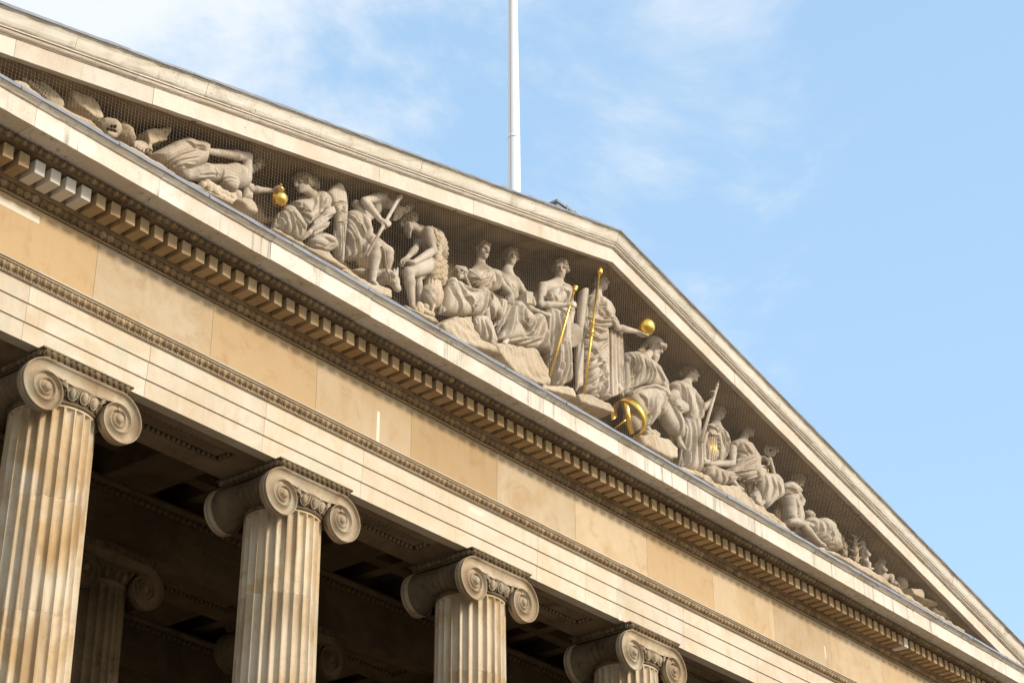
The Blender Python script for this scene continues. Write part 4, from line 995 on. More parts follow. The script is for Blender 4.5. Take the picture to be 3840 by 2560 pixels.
def seated_two():
    h = 0.39
    t = statue('statue', 'statue of seated half-draped woman resting one hand on a small stone block', A5(1150, 1500, -0.5))
    b, c, hr = Sculpt(), Sculpt(), Sculpt(0.014)
    hc = A5(1050, 305, -0.36); f = look(0.38, 0.95, -0.10); neck = A5(1000, 500, -0.32)
    head(b, hc, h, f, neck=neck); hairdo(hr, hc, h, f, vol=1.05)
    sl, sr, pv = A5(900, 570, -0.22), A5(1120, 625, -0.42), A5(1080, 900, -0.28)
    torso(b, h, sl, sr, pv, neck=neck)
    b.ell(A5(1060, 690, -0.45), (0.085, 0.085, 0.085), None, 0.07)
    arm(b, h, sr, A5(1240, 790, -0.50), A5(1330, 835, -0.64), look(0.4, 0.3, -0.8), UZ+RT*0.5, 0.9)
    b.chain([pv, A5(1170, 970, -0.58), A5(1000, 1390, -0.58), A5(960, 1470, -0.66)], [0.12, 0.09, 0.06, 0.05], 0.03)
    b.chain([A5(960, 1470, -0.66), A5(1000, 1500, -0.76), A5(1045, 1515, -0.80)], [0.06, 0.06, 0.045], 0.03)
    c.puff(pf(A5, -0.36, [(880, 500), (965, 560), (1040, 650), (1090, 740), (1060, 830), (950, 800), (890, 700)]), -0.34, 0.17, 0.14)
    c.puff(pf(A5, -0.60, [(1090, 900), (1200, 930), (1245, 990), (1330, 1060), (1430, 1080), (1490, 1140), (1530, 1300), (1570, 1560), (1420, 1500), (1380, 1530), (1200, 1480), (1000, 1430), (870, 1400), (950, 1250), (1040, 1100)]), -0.54, 0.22, 0.22)
    c.ell(A5(1430, 1130, -0.66), (0.12, 0.12, 0.12), None, 0.08); c.ell(A5(1160, 960, -0.62), (0.11, 0.12, 0.11), None, 0.07)
    c.puff(pf(A5, -0.48, [(900, 850), (1000, 870), (1100, 890), (1070, 1000), (920, 1250), (835, 1250), (880, 1000)]), -0.46, 0.13, 0.12)
    c.puff(pf(A5, -0.5, [(1100, 880), (1300, 1000), (1480, 1070), (1540, 1150), (1420, 1110), (1240, 1030)]), -0.58, 0.10, 0.06)
    c.folds(A5, -0.72, [[(1150, 950), (1110, 1100), (1010, 1390)], [(1205, 960), (1180, 1150), (1250, 1260), (1330, 1150), (1400, 1090)], [(1240, 1010), (1230, 1130), (1300, 1160)], [(1460, 1120), (1380, 1250), (1300, 1380), (1060, 1420)], [(1500, 1190), (1440, 1380), (1200, 1450)], [(1540, 1300), (1500, 1500)], [(930, 1330), (1050, 1110)], [(890, 1300), (1010, 1080)],
                        [(1390, 1110), (1330, 1260), (1230, 1360)]], 0.028, 0.044)
    c.folds(A5, -0.5, [[(890, 510), (990, 640), (1065, 750)], [(880, 550), (960, 690), (1030, 790)], [(920, 880), (900, 1000), (880, 1150)], [(1000, 900), (960, 1050), (900, 1180)]], 0.020, 0.028)
    r = Sculpt(0.02); r.poly([A5(820, 1460, -0.82), A5(1000, 1440, -0.82), A5(1400, 1530, -0.82), A6(190, 1120, -0.82), A6(230, 1330, -0.82), A6(100, 1300, -0.82), A6(-120, 1200, -0.82)], -0.84, 0.0, 0.05, 0.02)
    bl = Sculpt(0.014); bl.poly([A5(1210, 800, -0.62), A5(1255, 775, -0.62), A5(1305, 790, -0.62), A5(1300, 945, -0.62), A5(1220, 935, -0.62)], -0.72, -0.50, 0.012)
    fin(t, b, c, hr, r)
    tag(carve('stone_block', bl, TS, None), 'small plain carved block on the knee of half-draped seated woman', 'block')
seated_two()

# ---- turbaned seated man with ring sphere
def turbaned():
    h = 0.41
    t = statue('statue', 'statue of seated bearded man in a turban bending his head forward', A7(450, 1200, -0.5))
    b, c, hr = Sculpt(), Sculpt(), Sculpt(0.014)
    hc = A7(535, 285, -0.42); f = look(0.85, 0.35, -0.42); neck = A7(420, 390, -0.34)
    head(b, hc, h, f, neck=neck, beard=True)
    tu = Sculpt(0.014); fn = nrm(f); u = nrm(UZ-fn*(UZ@fn)); rr = np.cross(fn, u)
    tu.ell(hc+u*0.12-fn*0.06, (0.19, 0.15, 0.215), np.array([rr, u, fn]), 0.03); tu.chain([hc+fn*0.14+u*0.09-rr*0.12, hc+fn*0.18+u*0.10, hc+fn*0.14+u*0.07+rr*0.12], [0.05, 0.055, 0.05], 0.03)
    for i in range(5): hr.chain([hc-fn*0.17+rr*(0.06*i-0.12)+u*0.02, hc-fn*0.22+rr*(0.07*i-0.14)-u*0.12, A7(365+8*i, 310, -0.42+0.03*i)], [0.06, 0.06, 0.04], 0.02)
    hr.noise(0.010, 60)
    sl, sr, pv = A7(270, 400, -0.25), A7(520, 500, -0.48), A7(400, 720, -0.28)
    torso(b, h, sl, sr, pv, neck=neck)
    arm(b, h, sr, A7(620, 650, -0.56), A7(670, 745, -0.68), look(0.4, 0.4, -0.6), TC, 1.0)
    c.puff(pf(A7, -0.42, [(225, 325), (330, 315), (450, 385), (540, 460), (590, 560), (660, 690), (560, 710), (400, 660), (270, 730), (290, 560), (215, 400)]), -0.38, 0.23, 0.2)
    c.puff(pf(A7, -0.40, [(205, 330), (265, 330), (275, 540), (320, 565), (300, 640), (250, 780), (230, 900), (205, 700), (215, 500)]), -0.36, 0.12, 0.08)
    c.puff(pf(A7, -0.62, [(265, 740), (380, 665), (520, 645), (620, 695), (675, 780), (745, 905), (805, 1040), (810, 1190), (780, 1205), (700, 1130), (635, 1045), (600, 965), (535, 995), (470, 1085), (430, 1065), (470, 960), (400, 1000), (300, 900)]), -0.60, 0.17, 0.15)
    c.ell(A7(605, 745, -0.68), (0.13, 0.13, 0.13), None, 0.08)
    c.puff(pf(A7, -0.46, [(265, 760), (470, 760), (480, 960), (425, 1120), (330, 1130), (250, 1000)]), -0.42, 0.16, 0.14)
    c.puff(pf(A7, -0.55, [(640, 760), (700, 700), (740, 720), (760, 800), (850, 860), (850, 940), (760, 960), (700, 860)]), -0.56, 0.12, 0.1)
    c.folds(A7, -0.58, [[(300, 335), (330, 450), (340, 570)], [(360, 345), (390, 470), (355, 630)], [(420, 385), (450, 500), (430, 650)], [(480, 425), (520, 530), (510, 650)], [(540, 475), (590, 580), (655, 700)], [(255, 335), (270, 450), (265, 560)], [(330, 330), (360, 480), (340, 640)], [(450, 410), (485, 530), (470, 650)]], 0.020, 0.032)
    c.folds(A7, -0.74, [[(275, 755), (400, 680), (520, 665), (600, 700)], [(490, 790), (478, 950)], [(545, 770), (510, 960), (460, 1080)], [(615, 720), (700, 860), (785, 1040), (800, 1180)], [(650, 770), (600, 900), (620, 990), (720, 1110)], [(350, 730), (420, 800), (450, 900)], [(690, 800), (770, 920)], [(700, 860), (770, 900), (840, 890)]], 0.026, 0.036)
    b.chain([pv, A7(600, 760, -0.62), A7(770, 1120, -0.60), A7(770, 1210, -0.64)], [0.12, 0.09, 0.06, 0.05], 0.03); b.chain([pv, A7(400, 860, -0.45), A7(430, 1050, -0.48), A7(450, 1100, -0.60)], [0.12, 0.09, 0.07, 0.06], 0.03)
    b.chain([A7(770, 1210, -0.64), A7(790, 1260, -0.76), A7(830, 1300, -0.82)], [0.065, 0.065, 0.04], 0.03)
    b.chain([A7(450, 1100, -0.60), A7(490, 1160, -0.72), A7(530, 1200, -0.78)], [0.07, 0.08, 0.06], 0.03)
    c.puff(pf(A7, -0.66, [(400, 1120), (500, 1110), (560, 1160), (545, 1215), (490, 1205), (460, 1230), (420, 1200)]), -0.66, 0.12, 0.08)
    r = Sculpt(0.02); r.poly([A7(380, 1160, -0.82), A7(560, 1150, -0.82), A7(700, 1220, -0.82), A7(790, 1280, -0.82), A7(780, 1400, -0.82), A7(700, 1400, -0.82), A7(420, 1250, -0.82)], -0.82, -0.1, 0.05, 0.02)
    fin(t, b, c, hr, r, (('turban', tu, TS),))
    # gilt ring sphere
    ce = A7(268, 985, -0.68); g = []
    def band(n, R, wd, th=0.006):
        n = nrm(n); a = nrm(np.cross(n, [0.3, 0.5, 0.8])); bb = np.cross(n, a); V = []; F = []; m = 56
        for i in range(m):
            t_ = 2*math.pi*i/m; e = math.cos(t_)*a+math.sin(t_)*bb
            V += [ce+e*(R+th)+n*wd, ce+e*(R+th)-n*wd, ce+e*(R-th)-n*wd, ce+e*(R-th)+n*wd]
        for i in range(m):
            j = (i+1) % m
            for q in range(4): F.append((i*4+q, i*4+(q+1) % 4, j*4+(q+1) % 4, j*4+q))
        return V, F
    RR = 0.395
    VW = -FWD; ez = nrm(-(RT*0.80+UZ*0.45)); ez = nrm(ez-VW*(ez@VW))
    def arc(n, R, wd, t0, t1, up, th=0.007):               # part ring in the plane square to n, measured from up
        n = nrm(n); a_ = nrm(up-n*(up@n)); b_ = np.cross(n, a_); V = []; F = []; m = 30
        for i in range(m+1):
            t_ = t0+(t1-t0)*i/m; e = math.cos(t_)*a_+math.sin(t_)*b_
            V += [ce+e*(R+th)+n*wd, ce+e*(R+th)-n*wd, ce+e*(R-th)-n*wd, ce+e*(R-th)+n*wd]
        for i in range(m):
            for q in range(4): F.append((i*4+q, i*4+(q+1) % 4, i*4+4+(q+1) % 4, i*4+4+q))
        F += [(0, 1, 2, 3), (m*4+3, m*4+2, m*4+1, m*4)]
        return V, F
    n1 = nrm(VW*0.70+ez*0.71); a1 = nrm(UZ-n1*(UZ@n1)); s1 = 1 if np.cross(n1, a1)@RT > 0 else -1
    g += [arc(n1, RR, 0.095, -s1*1.25, s1*3.35, UZ, 0.009)]
    nn = nrm(RT*0.93+UZ*0.20+VW*0.20); sg = 1 if np.cross(nn, nrm(UZ-nn*(UZ@nn)))@VW > 0 else -1
    g += [arc(nn, RR-0.02, 0.05, 0.0, sg*math.pi, UZ)]
    g += [tube([ce, ce-nrm(RT*0.62+UZ*0.5)*0.40], 0.016, 8), uvball(ce, (0.03, 0.03, 0.03), 10, 8)]
    stuffs('ring_sphere', g, M['gold'], 'gilt armillary sphere of broad crossed rings standing before the turbaned man', 'armillary sphere')
turbaned()

# ---- standing woman with a long staff
def staff_woman():
    Y = -0.45; h = 0.40
    t = statue('statue', 'statue of standing robed woman in profile gripping a long stone staff', A7(900, 1540, Y))
    b, c, hr = Sculpt(), Sculpt(), Sculpt(0.014)
    hc = A7(893, 545, Y-0.02); f = look(1.0, 0.06, 0.02); neck = A7(845, 650, Y+0.02)
    head(b, hc, h, f, neck=neck); hairdo(hr, hc, h, f, vol=1.0)
    sl, sr, pv = A7(725, 665, Y+0.10), A7(915, 740, Y-0.12), A7(880, 960, Y)
    torso(b, h, sl, sr, pv, neck=neck)
    arm(b, h, sr, A8(75, 280, Y-0.22), A8(205, 160, Y-0.32), look(0.3, 0.1, 0.9), RT, 1.3)
    arm(b, h, sl, A7(705, 840, Y+0.05), A7(740, 960, Y-0.1))
    c.puff(pf(A7, Y-0.1, [(700, 640), (760, 605), (830, 625), (905, 690), (950, 770), (930, 880), (970, 1000), (988, 1200), (1000, 1540), (900, 1560), (830, 1505), (795, 1485), (835, 1300), (825, 1100), (850, 960), (745, 780)]), Y-0.02, 0.25, 0.22)
    c.puff(pf(A7, Y-0.2, [(915, 715), (965, 770), (1022, 870), (1008, 1000), (980, 1010), (940, 930)]), Y-0.18, 0.12, 0.08)
    c.folds(A7, Y-0.24, [[(750, 630), (775, 760), (860, 900)], [(800, 630), (840, 780), (900, 960)], [(850, 685), (885, 850), (935, 1020)], [(870, 960), (850, 1200), (812, 1470)], [(922, 1000), (930, 1250), (905, 1530)], [(952, 1000), (975, 1300), (985, 1530)], [(885, 1000), (885, 1250), (850, 1490)], [(905, 1320), (870, 1510)], [(940, 760), (975, 880), (985, 990)], [(960, 800), (1005, 900)]], 0.024, 0.038)
    r = Sculpt(0.02); r.poly([A7(780, 1480, -0.82), A7(1010, 1540, -0.82), A7(1030, 1610, -0.82), A7(780, 1520, -0.82)], -0.85, 0.0, 0.03, 0.01)
    fin(t, b, c, hr, r)
    p, q, e = A8(80, 605, Y-0.36), A8(222, 118, Y-0.36), A9(-140, -470, Y-0.36)
    top = p+(q-p)*1.52
    stuffs('staff', [tube([p, q, p+(q-p)*1.18], [0.042, 0.034, 0.030], 10), tube([p+(q-p)*1.18, p+(q-p)*1.24, top], [0.045, 0.03, 0.008], 8)], TS, 'long slanting stone staff held by the standing woman in profile', 'staff')
staff_woman()

# ---- lyre player and her companion
def lyre(strings, frame_s, label):
    l = thing('lyre', label, 'lyre', strings[0][0])
    o = carve('frame', frame_s, TS, l)
    for a, z in strings:
        put('string', mesh_data('string', *tube([a-np.array(l.location), z-np.array(l.location)], 0.010, 6), M['gold'], True), l)
def lyre_woman():
    h = 0.40
    t = statue('statue', 'statue of seated woman resting a hand on a lyre with gilt strings', A8(200, 900, -0.3))
    b, c, hr = Sculpt(), Sculpt(), Sculpt(0.014)
    hc = A8(265, 292, -0.22); f = look(0.75, 0.65, -0.05); neck = A8(235, 425, -0.20)
    head(b, hc, h, f, neck=neck); hairdo(hr, hc, h, f, vol=1.05)
    sl, sr, pv = A8(140, 480, -0.12), A8(330, 530, -0.30), A8(240, 820, -0.2)
    torso(b, h, sl, sr, pv, neck=neck)
    arm(b, h, sl, A8(105, 560, -0.3), A8(160, 440, -0.50), look(0.9, 0.1, -0.35), UZ, 0.5)
    c.puff(pf(A8, -0.3, [(130, 450), (255, 435), (345, 515), (385, 680), (310, 840), (120, 840), (95, 700), (110, 520)]), -0.22, 0.22, 0.18)
    c.folds(A8, -0.42, [[(240, 560), (290, 620)], [(245, 605), (292, 660)], [(248, 650), (290, 705)], [(320, 480), (355, 600), (370, 690)], [(295, 500), (325, 650)], [(285, 470), (250, 530)], [(350, 560), (350, 720), (300, 820)]], 0.020, 0.034)
    fin(t, b, c, hr)
    fs = Sculpt(0.014)
    fs.chain([A8(108, 820, -0.46), A8(105, 650, -0.46), A8(140, 510, -0.46)], [0.07, 0.05, 0.04], 0.02); fs.chain([A8(290, 800, -0.46), A8(295, 650, -0.46), A8(270, 540, -0.46)], [0.06, 0.045, 0.04], 0.02)
    fs.poly(pf(A8, -0.46, [(95, 800), (280, 800), (285, 840), (100, 850)]), -0.54, -0.34, 0.02); fs.cone(A8(140, 512, -0.46), A8(275, 530, -0.46), 0.035, 0.035, 0.02)
    lyre([(A8(172+18*i, 515+4*i, -0.53), A8(196+20*i, 812, -0.55)) for i in range(4)], fs, 'stone lyre with four gilt strings under a seated woman\'s hand')
lyre_woman()
def poet():
    h = 0.40
    t = statue('statue', 'statue of wreathed seated woman in profile with a wide cloak over her lap', A8(550, 1150, -0.5))
    b, c, hr = Sculpt(), Sculpt(), Sculpt(0.014)
    hc = A8(572, 468, -0.36); f = look(1.0, 0.05, -0.06); neck = A8(520, 600, -0.34)
    head(b, hc, h, f, neck=neck); hairdo(hr, hc, h, f, vol=1.02)
    sl, sr, pv = A8(430, 665, -0.40), A8(560, 680, -0.45), A8(600, 900, -0.34)
    torso(b, h, sl, sr, pv, neck=neck)
    arm(b, h, A8(415, 675, -0.50), A8(415, 830, -0.60), A8(170, 835, -0.66), look(-1, 0.1, -0.1), UZ, 0.4)
    arm(b, h, sr, A8(690, 800, -0.40), A8(735, 770, -0.50), look(0.7, 0.2, -0.6), UZ+RT, 0.9)
    c.puff(pf(A8, -0.46, [(385, 610), (470, 575), (555, 610), (610, 700), (655, 760), (660, 870), (710, 880), (722, 940), (690, 1030), (600, 1045), (480, 985), (420, 965), (310, 905), (400, 870), (445, 780)]), -0.46, 0.22, 0.2)
    c.puff(pf(A8, -0.6, [(120, 870), (180, 845), (245, 880), (310, 900), (400, 960), (490, 990), (440, 1010), (390, 1050), (300, 1065), (240, 1065), (130, 960)]), -0.58, 0.17, 0.12)
    c.puff(pf(A8, -0.6, [(690, 940), (780, 935), (862, 950), (905, 1010), (930, 1180), (850, 1230), (762, 1310), (730, 1250), (685, 1100), (655, 1010)]), -0.58, 0.18, 0.15)
    c.ell(A8(855, 985, -0.66), (0.11, 0.11, 0.11), None, 0.07)
    c.puff(pf(A8, -0.58, [(650, 1090), (685, 1180), (715, 1290), (660, 1280), (590, 1190)]), -0.58, 0.10, 0.06)
    c.folds(A8, -0.64, [[(470, 590), (435, 700)], [(520, 610), (560, 690), (605, 730)], [(630, 755), (530, 800), (440, 890)], [(655, 800), (560, 850), (470, 930)], [(330, 912), (500, 912), (645, 890)], [(400, 962), (560, 1012), (685, 960)], [(665, 910), (690, 1020)], [(500, 590), (500, 680), (560, 740)]], 0.022, 0.034)
    c.folds(A8, -0.74, [[(762, 960), (770, 1100), (760, 1300)], [(822, 970), (855, 1100), (805, 1260)], [(885, 1020), (912, 1170)], [(722, 960), (705, 1100)], [(182, 860), (152, 950)], [(245, 890), (252, 1050)], [(305, 920), (332, 1050)], [(380, 965), (390, 1040)], [(660, 1110), (690, 1280)]], 0.020, 0.036)
    b.chain([pv, A8(300, 960, -0.56), A8(420, 1030, -0.66)], [0.12, 0.07, 0.06], 0.03); b.chain([pv, A8(845, 990, -0.60), A8(740, 1230, -0.60), A8(700, 1270, -0.66)], [0.12, 0.08, 0.06, 0.05], 0.03)
    b.chain([A8(420, 1030, -0.66), A8(460, 1080, -0.76), A8(520, 1105, -0.82)], [0.07, 0.065, 0.035], 0.03)
    b.chain([A8(700, 1270, -0.66), A8(720, 1300, -0.74), A8(745, 1315, -0.78)], [0.05, 0.05, 0.03], 0.03)
    r = Sculpt(0.02); r.poly(pf(A8, -0.82, [(110, 940), (300, 1060), (420, 1060), (520, 1110), (720, 1290), (800, 1330), (960, 1450), (1000, 1540), (820, 1440), (600, 1310), (300, 1130), (100, 1000)]), -0.84, -0.05, 0.04, 0.02)
    fin(t, b, c, hr, r)
    fs = Sculpt(0.013)
    cv = A8(812, 702, -0.50)
    sp = [cv+(RT*math.cos(a)+UZ*math.sin(a))*(0.17*(1-a/(5*math.pi))) for a in np.linspace(0, 4*math.pi, 40)]
    fs.chain(sp, [0.030]*40, 0.004)
    fs.chain([A8(800, 790, -0.50), A8(830, 880, -0.50), A8(855, 990, -0.50)], [0.06, 0.05, 0.05], 0.02)
    fs.cone(A8(760, 860, -0.5), A8(690, 860, -0.5), 0.03, 0.03, 0.02)
    lyre([(A8(727+17*i, 868, -0.50), A8(735+18*i, 945, -0.50)) for i in range(4)], fs, 'stone lyre ending in a spiral scroll beside the wreathed woman\'s knee')
poet()

# ---- crouching youth
def youth():
    h = 0.36
    t = statue('statue', 'statue of crouching curly-haired youth looking down over his knees', A8(1080, 1450, -0.45))
    b, c, hr = Sculpt(), Sculpt(), Sculpt(0.014)
    hc = A8(1098, 1015, -0.42); f = look(0.85, 0.1, -0.55); neck = A8(1030, 1100, -0.40)
    head(b, hc, h, f, neck=neck); hairdo(hr, hc, h, f, vol=1.25, bun=False, curl=0.020, fr=46)
    sl, sr, pv = A8(960, 1110, -0.30), A8(1085, 1140, -0.48), A8(1040, 1380, -0.36)
    torso(b, h, sl, sr, pv, neck=neck)
    arm(b, h, sr, A8(1150, 1220, -0.52), A8(1115, 1310, -0.62), look(-0.3, 0.2, -1), TC, 0.6)
    leg(b, h, A8(1060, 1380, -0.42), A9(265, 610, -0.62), A9(400, 755, -0.66), A9(440, 775, -0.74), 0.8)
    c.puff(pf(A8, -0.45, [(925, 1050), (1010, 1018), (1070, 1062), (1132, 1130), (1090, 1170), (1000, 1162), (940, 1130)]), -0.42, 0.19, 0.14)
    c.puff(pf(A8, -0.45, [(940, 1120), (1040, 1150), (1105, 1230), (1140, 1380), (1150, 1440), (1080, 1490), (1010, 1440), (985, 1380), (990, 1280)]), -0.40, 0.21, 0.2)
    c.puff(pf(A8, -0.60, [(985, 1420), (1070, 1395), (1155, 1480), (1130, 1500), (990, 1472)]), -0.60, 0.13, 0.09)
    c.folds(A8, -0.60, [[(960, 1060), (1040, 1090), (1120, 1130)], [(945, 1100), (1030, 1140), (1110, 1150)], [(960, 1170), (1000, 1290), (1010, 1400)], [(1080, 1200), (1110, 1320), (1100, 1430)]], 0.022, 0.028)
    fin(t, b, c, hr)
youth()
# ---- angel with wings
def angel():
    h = 0.36
    t = statue('statue', 'statue of kneeling winged angel with long curls bending to its raised knee', A3(650, 1200, -0.5))
    b, c, hr, w = Sculpt(), Sculpt(), Sculpt(0.014), Sculpt(0.014)
    hc = A3(598, 345, -0.52); f = look(-0.72, 0.62, -0.38); neck = A3(740, 520, -0.40)
    head(b, hc, h, f, neck=neck); hairdo(hr, hc, h, f, vol=1.06, curl=0.013)
    hr.chain([A3(670, 235, -0.46), A3(735, 300, -0.46), A3(790, 370, -0.46), A3(815, 410, -0.44)], [0.09, 0.10, 0.085, 0.05], 0.04); hr.noise(0.012, 55)
    sl, sr, pv = A3(560, 620, -0.26), A3(925, 580, -0.46), A3(790, 1000, -0.34)
    torso(b, h, sl, sr, pv, neck=neck)
    arm(b, h, sr, A3(1000, 800, -0.56), A3(700, 1075, -0.72), look(-0.8, 0.1, -0.6), TC, 0.35)
    c.puff(pf(A3, -0.44, [(820, 455), (930, 485), (1005, 560), (1035, 690), (960, 745), (880, 765), (840, 870), (760, 940), (640, 1010), (560, 890), (500, 720), (455, 610), (560, 585), (700, 575), (760, 515)]), -0.42, 0.20, 0.17)
    c.puff(pf(A3, -0.64, [(325, 710), (370, 662), (430, 690), (520, 800), (640, 1000), (625, 1080), (560, 1180), (500, 1182), (420, 1130), (360, 1112), (280, 1060), (195, 1000), (250, 850)]), -0.62, 0.18, 0.15)
    c.puff(pf(A3, -0.66, [(700, 1185), (760, 1120), (880, 1078), (980, 1112), (1058, 1190), (1068, 1320), (980, 1352), (860, 1360), (745, 1285)]), -0.64, 0.20, 0.15)
    c.puff(pf(A3, -0.64, [(810, 860), (960, 695), (1030, 690), (1070, 800), (945, 855), (840, 960), (770, 1020), (700, 1015)]), -0.66, 0.07, 0.05)
    c.puff(pf(A3, -0.68, [(700, 1010), (850, 925), (985, 920), (945, 1010), (830, 1085), (720, 1130)]), -0.70, 0.08, 0.05)
    c.folds(A3, -0.78, [[(365, 690), (305, 850), (270, 1050)], [(385, 690), (372, 900), (420, 1120)], [(425, 700), (455, 900), (522, 1170)], [(450, 740), (560, 930), (640, 1010)], [(345, 720), (335, 1085)], [(500, 860), (590, 1080)]], 0.017, 0.034)
    c.folds(A3, -0.60, [[(560, 600), (620, 700), (730, 760)], [(540, 660), (620, 820), (700, 930)], [(840, 540), (800, 650), (760, 730)], [(900, 520), (870, 650), (850, 760)], [(960, 570), (905, 700)], [(600, 620), (660, 780), (760, 880)]], 0.018, 0.028)
    c.folds(A3, -0.80, [[(780, 1280), (900, 1330), (1060, 1290)], [(820, 1235), (960, 1300), (1060, 1240)], [(900, 1120), (1000, 1190), (1060, 1190)], [(830, 900), (940, 790), (1040, 740)], [(760, 1060), (860, 990), (970, 940)]], 0.017, 0.028)
    w.puff(pf(A3, -0.58, [(965, 490), (1030, 385), (1120, 332), (1180, 390), (1228, 520), (1248, 700), (1238, 900), (1220, 1100), (1200, 1350), (1193, 1525), (1150, 1490), (1105, 1400), (1075, 1250), (1085, 1050), (1092, 900), (1062, 720), (1022, 600)]), -0.58, 0.085, 0.07)
    w.folds(A3, -0.64, [[(1070, 700), (1090, 785), (1140, 795), (1170, 755), (1238, 785)], [(1092, 885), (1150, 925), (1190, 938), (1238, 900)], [(1050, 600), (1090, 650), (1150, 620), (1230, 640)]], 0.013, -0.028)
    w.folds(A3, -0.64, [[(1112, 950), (1112, 1390)], [(1150, 950), (1150, 1470)], [(1188, 960), (1178, 1500)], [(1215, 950), (1200, 1300)], [(1120, 700), (1125, 780)], [(1200, 680), (1205, 760)]], 0.014, 0.022)
    r = Sculpt(0.02); r.poly(pf(A3, -0.82, [(180, 990), (520, 1180), (760, 1290), (1000, 1350), (1090, 1450), (1210, 1540), (1330, 1650), (1060, 1520), (640, 1290), (150, 1010)]), -0.84, -0.05, 0.03, 0.012)
    fin(t, b, c, hr, r, (('wing', w, TS),))
angel()

# ---- stooping man with spear, ram, bearded old man
def stooping():
    h = 0.38
    t = statue('statue', 'statue of stooping bare-chested man leaning on his spear', A4(400, 1170, -0.5))
    b, c, hr = Sculpt(), Sculpt(), Sculpt(0.014)
    hc = A4(752, 285, -0.52); f = look(0.70, 0.20, -0.80); neck = A4(600, 245, -0.48)
    head(b, hc, h, f, tilt=nrm(RT*0.7+UZ*0.8), neck=neck, beard=True); hairdo(hr, hc, h, f, tilt=nrm(RT*0.7+UZ*0.8), vol=1.14, bun=False, curl=0.016, fr=50)
    sl, sr, pv = A4(470, 300, -0.26), A4(525, 165, -0.62), A4(230, 480, -0.34)
    torso(b, h, sl, sr, pv, neck=neck)
    arm(b, h, sr, A4(318, 222, -0.70), A4(510, 445, -0.78), look(0.8, 0.2, -0.4), UZ*0.5+TC, 1.3, 1.08)
    arm(b, h, A4(225, 260, -0.50), A4(335, 430, -0.62), A4(392, 545, -0.66), look(-0.25, 0.2, -1), TC, 0.4, 1.0)
    leg(b, h, A4(300, 640, -0.42), A4(455, 745, -0.62), A4(415, 1130, -0.56), A4(470, 1185, -0.74))
    leg(b, h, A4(330, 640, -0.26), A4(590, 800, -0.46), A4(570, 1080, -0.34))
    c.puff(pf(A4, -0.44, [(110, 350), (200, 310), (330, 470), (385, 560), (345, 640), (310, 700), (365, 760), (335, 840), (260, 890), (190, 890), (95, 870), (95, 600)]), -0.42, 0.21, 0.18)
    c.folds(A4, -0.60, [[(140, 400), (190, 600), (220, 870)], [(200, 380), (270, 560), (310, 640)], [(118, 520), (130, 860)], [(180, 480), (240, 700), (282, 850)], [(250, 480), (300, 620)], [(300, 720), (330, 820)]], 0.024, 0.034)
    c.folds(A4, -0.60, [[(150+22*i, 870), (150+22*i, 905)] for i in range(8)], 0.008, 0.03)
    r = Sculpt(0.02); r.poly(pf(A4, -0.82, [(150, 990), (280, 1090), (380, 1160), (560, 1185), (637, 1225), (632, 1320), (480, 1270), (200, 1090), (60, 1000)]), -0.84, -0.05, 0.03, 0.014)
    fin(t, b, c, hr, r)
    a, z = A4(345, 845, -0.84), A4(752, 118, -0.82); d = z-a
    stuffs('spear', [tube([a, a+d*0.86], 0.034, 8), tube([a+d*0.85, a+d*0.865], 0.045, 8), tube([a+d*0.865, a+d*0.92, a+d], [0.034, 0.062, 0.004], 8)], TS, 'stone spear with broad blade gripped by the stooping man', 'spear')
stooping()
def ram():
    t = statue('animal_statue', 'statue of bridled ox head and shoulders lying beside the stooping man', A4(560, 1180, -0.5), 'animal statue')
    b = Sculpt(0.014)
    b.puff(pf(A4, -0.40, [(470, 1000), (560, 1010), (620, 1080), (600, 1150), (520, 1190), (460, 1160)]), -0.42, 0.20, 0.16)
    b.puff(pf(A4, -0.30, [(150, 1010), (260, 980), (480, 1010), (480, 1120), (360, 1120), (220, 1070)]), -0.30, 0.20, 0.16)
    b.chain([A4(600, 1090, -0.58), A4(650, 1120, -0.66), A4(700, 1215, -0.74)], [0.13, 0.105, 0.06], 0.03)
    b.ell(A4(693, 1215, -0.74), (0.07, 0.06, 0.06), None, 0.02)
    for x, y, Y in ((682, 1030, -0.58), (640, 1050, -0.74)): b.chain([A4(655, 1085, -0.64), A4((655+x)/2+8, (1085+y)/2-8, Y), A4(x+18, y-60, Y)], [0.04, 0.05, 0.012], 0.015)
    b.ell(A4(655, 1130, -0.76), (0.03, 0.03, 0.03), None, 0.01)
    b.noise(0.004, 40)
    carve('body', b, TS, t)
    ln = [A4(x, y, Y) for x, y, Y in ((512, 735, -0.74), (545, 790, -0.74), (560, 900, -0.74), (572, 1010, -0.73), (605, 1060, -0.72), (615, 1110, -0.72), (608, 1150, -0.72))]
    stuffs('rein', [tube(ln, 0.018, 6)], M['hair'], 'dark rein strap running down to the ox bridle', 'rein')
ram()
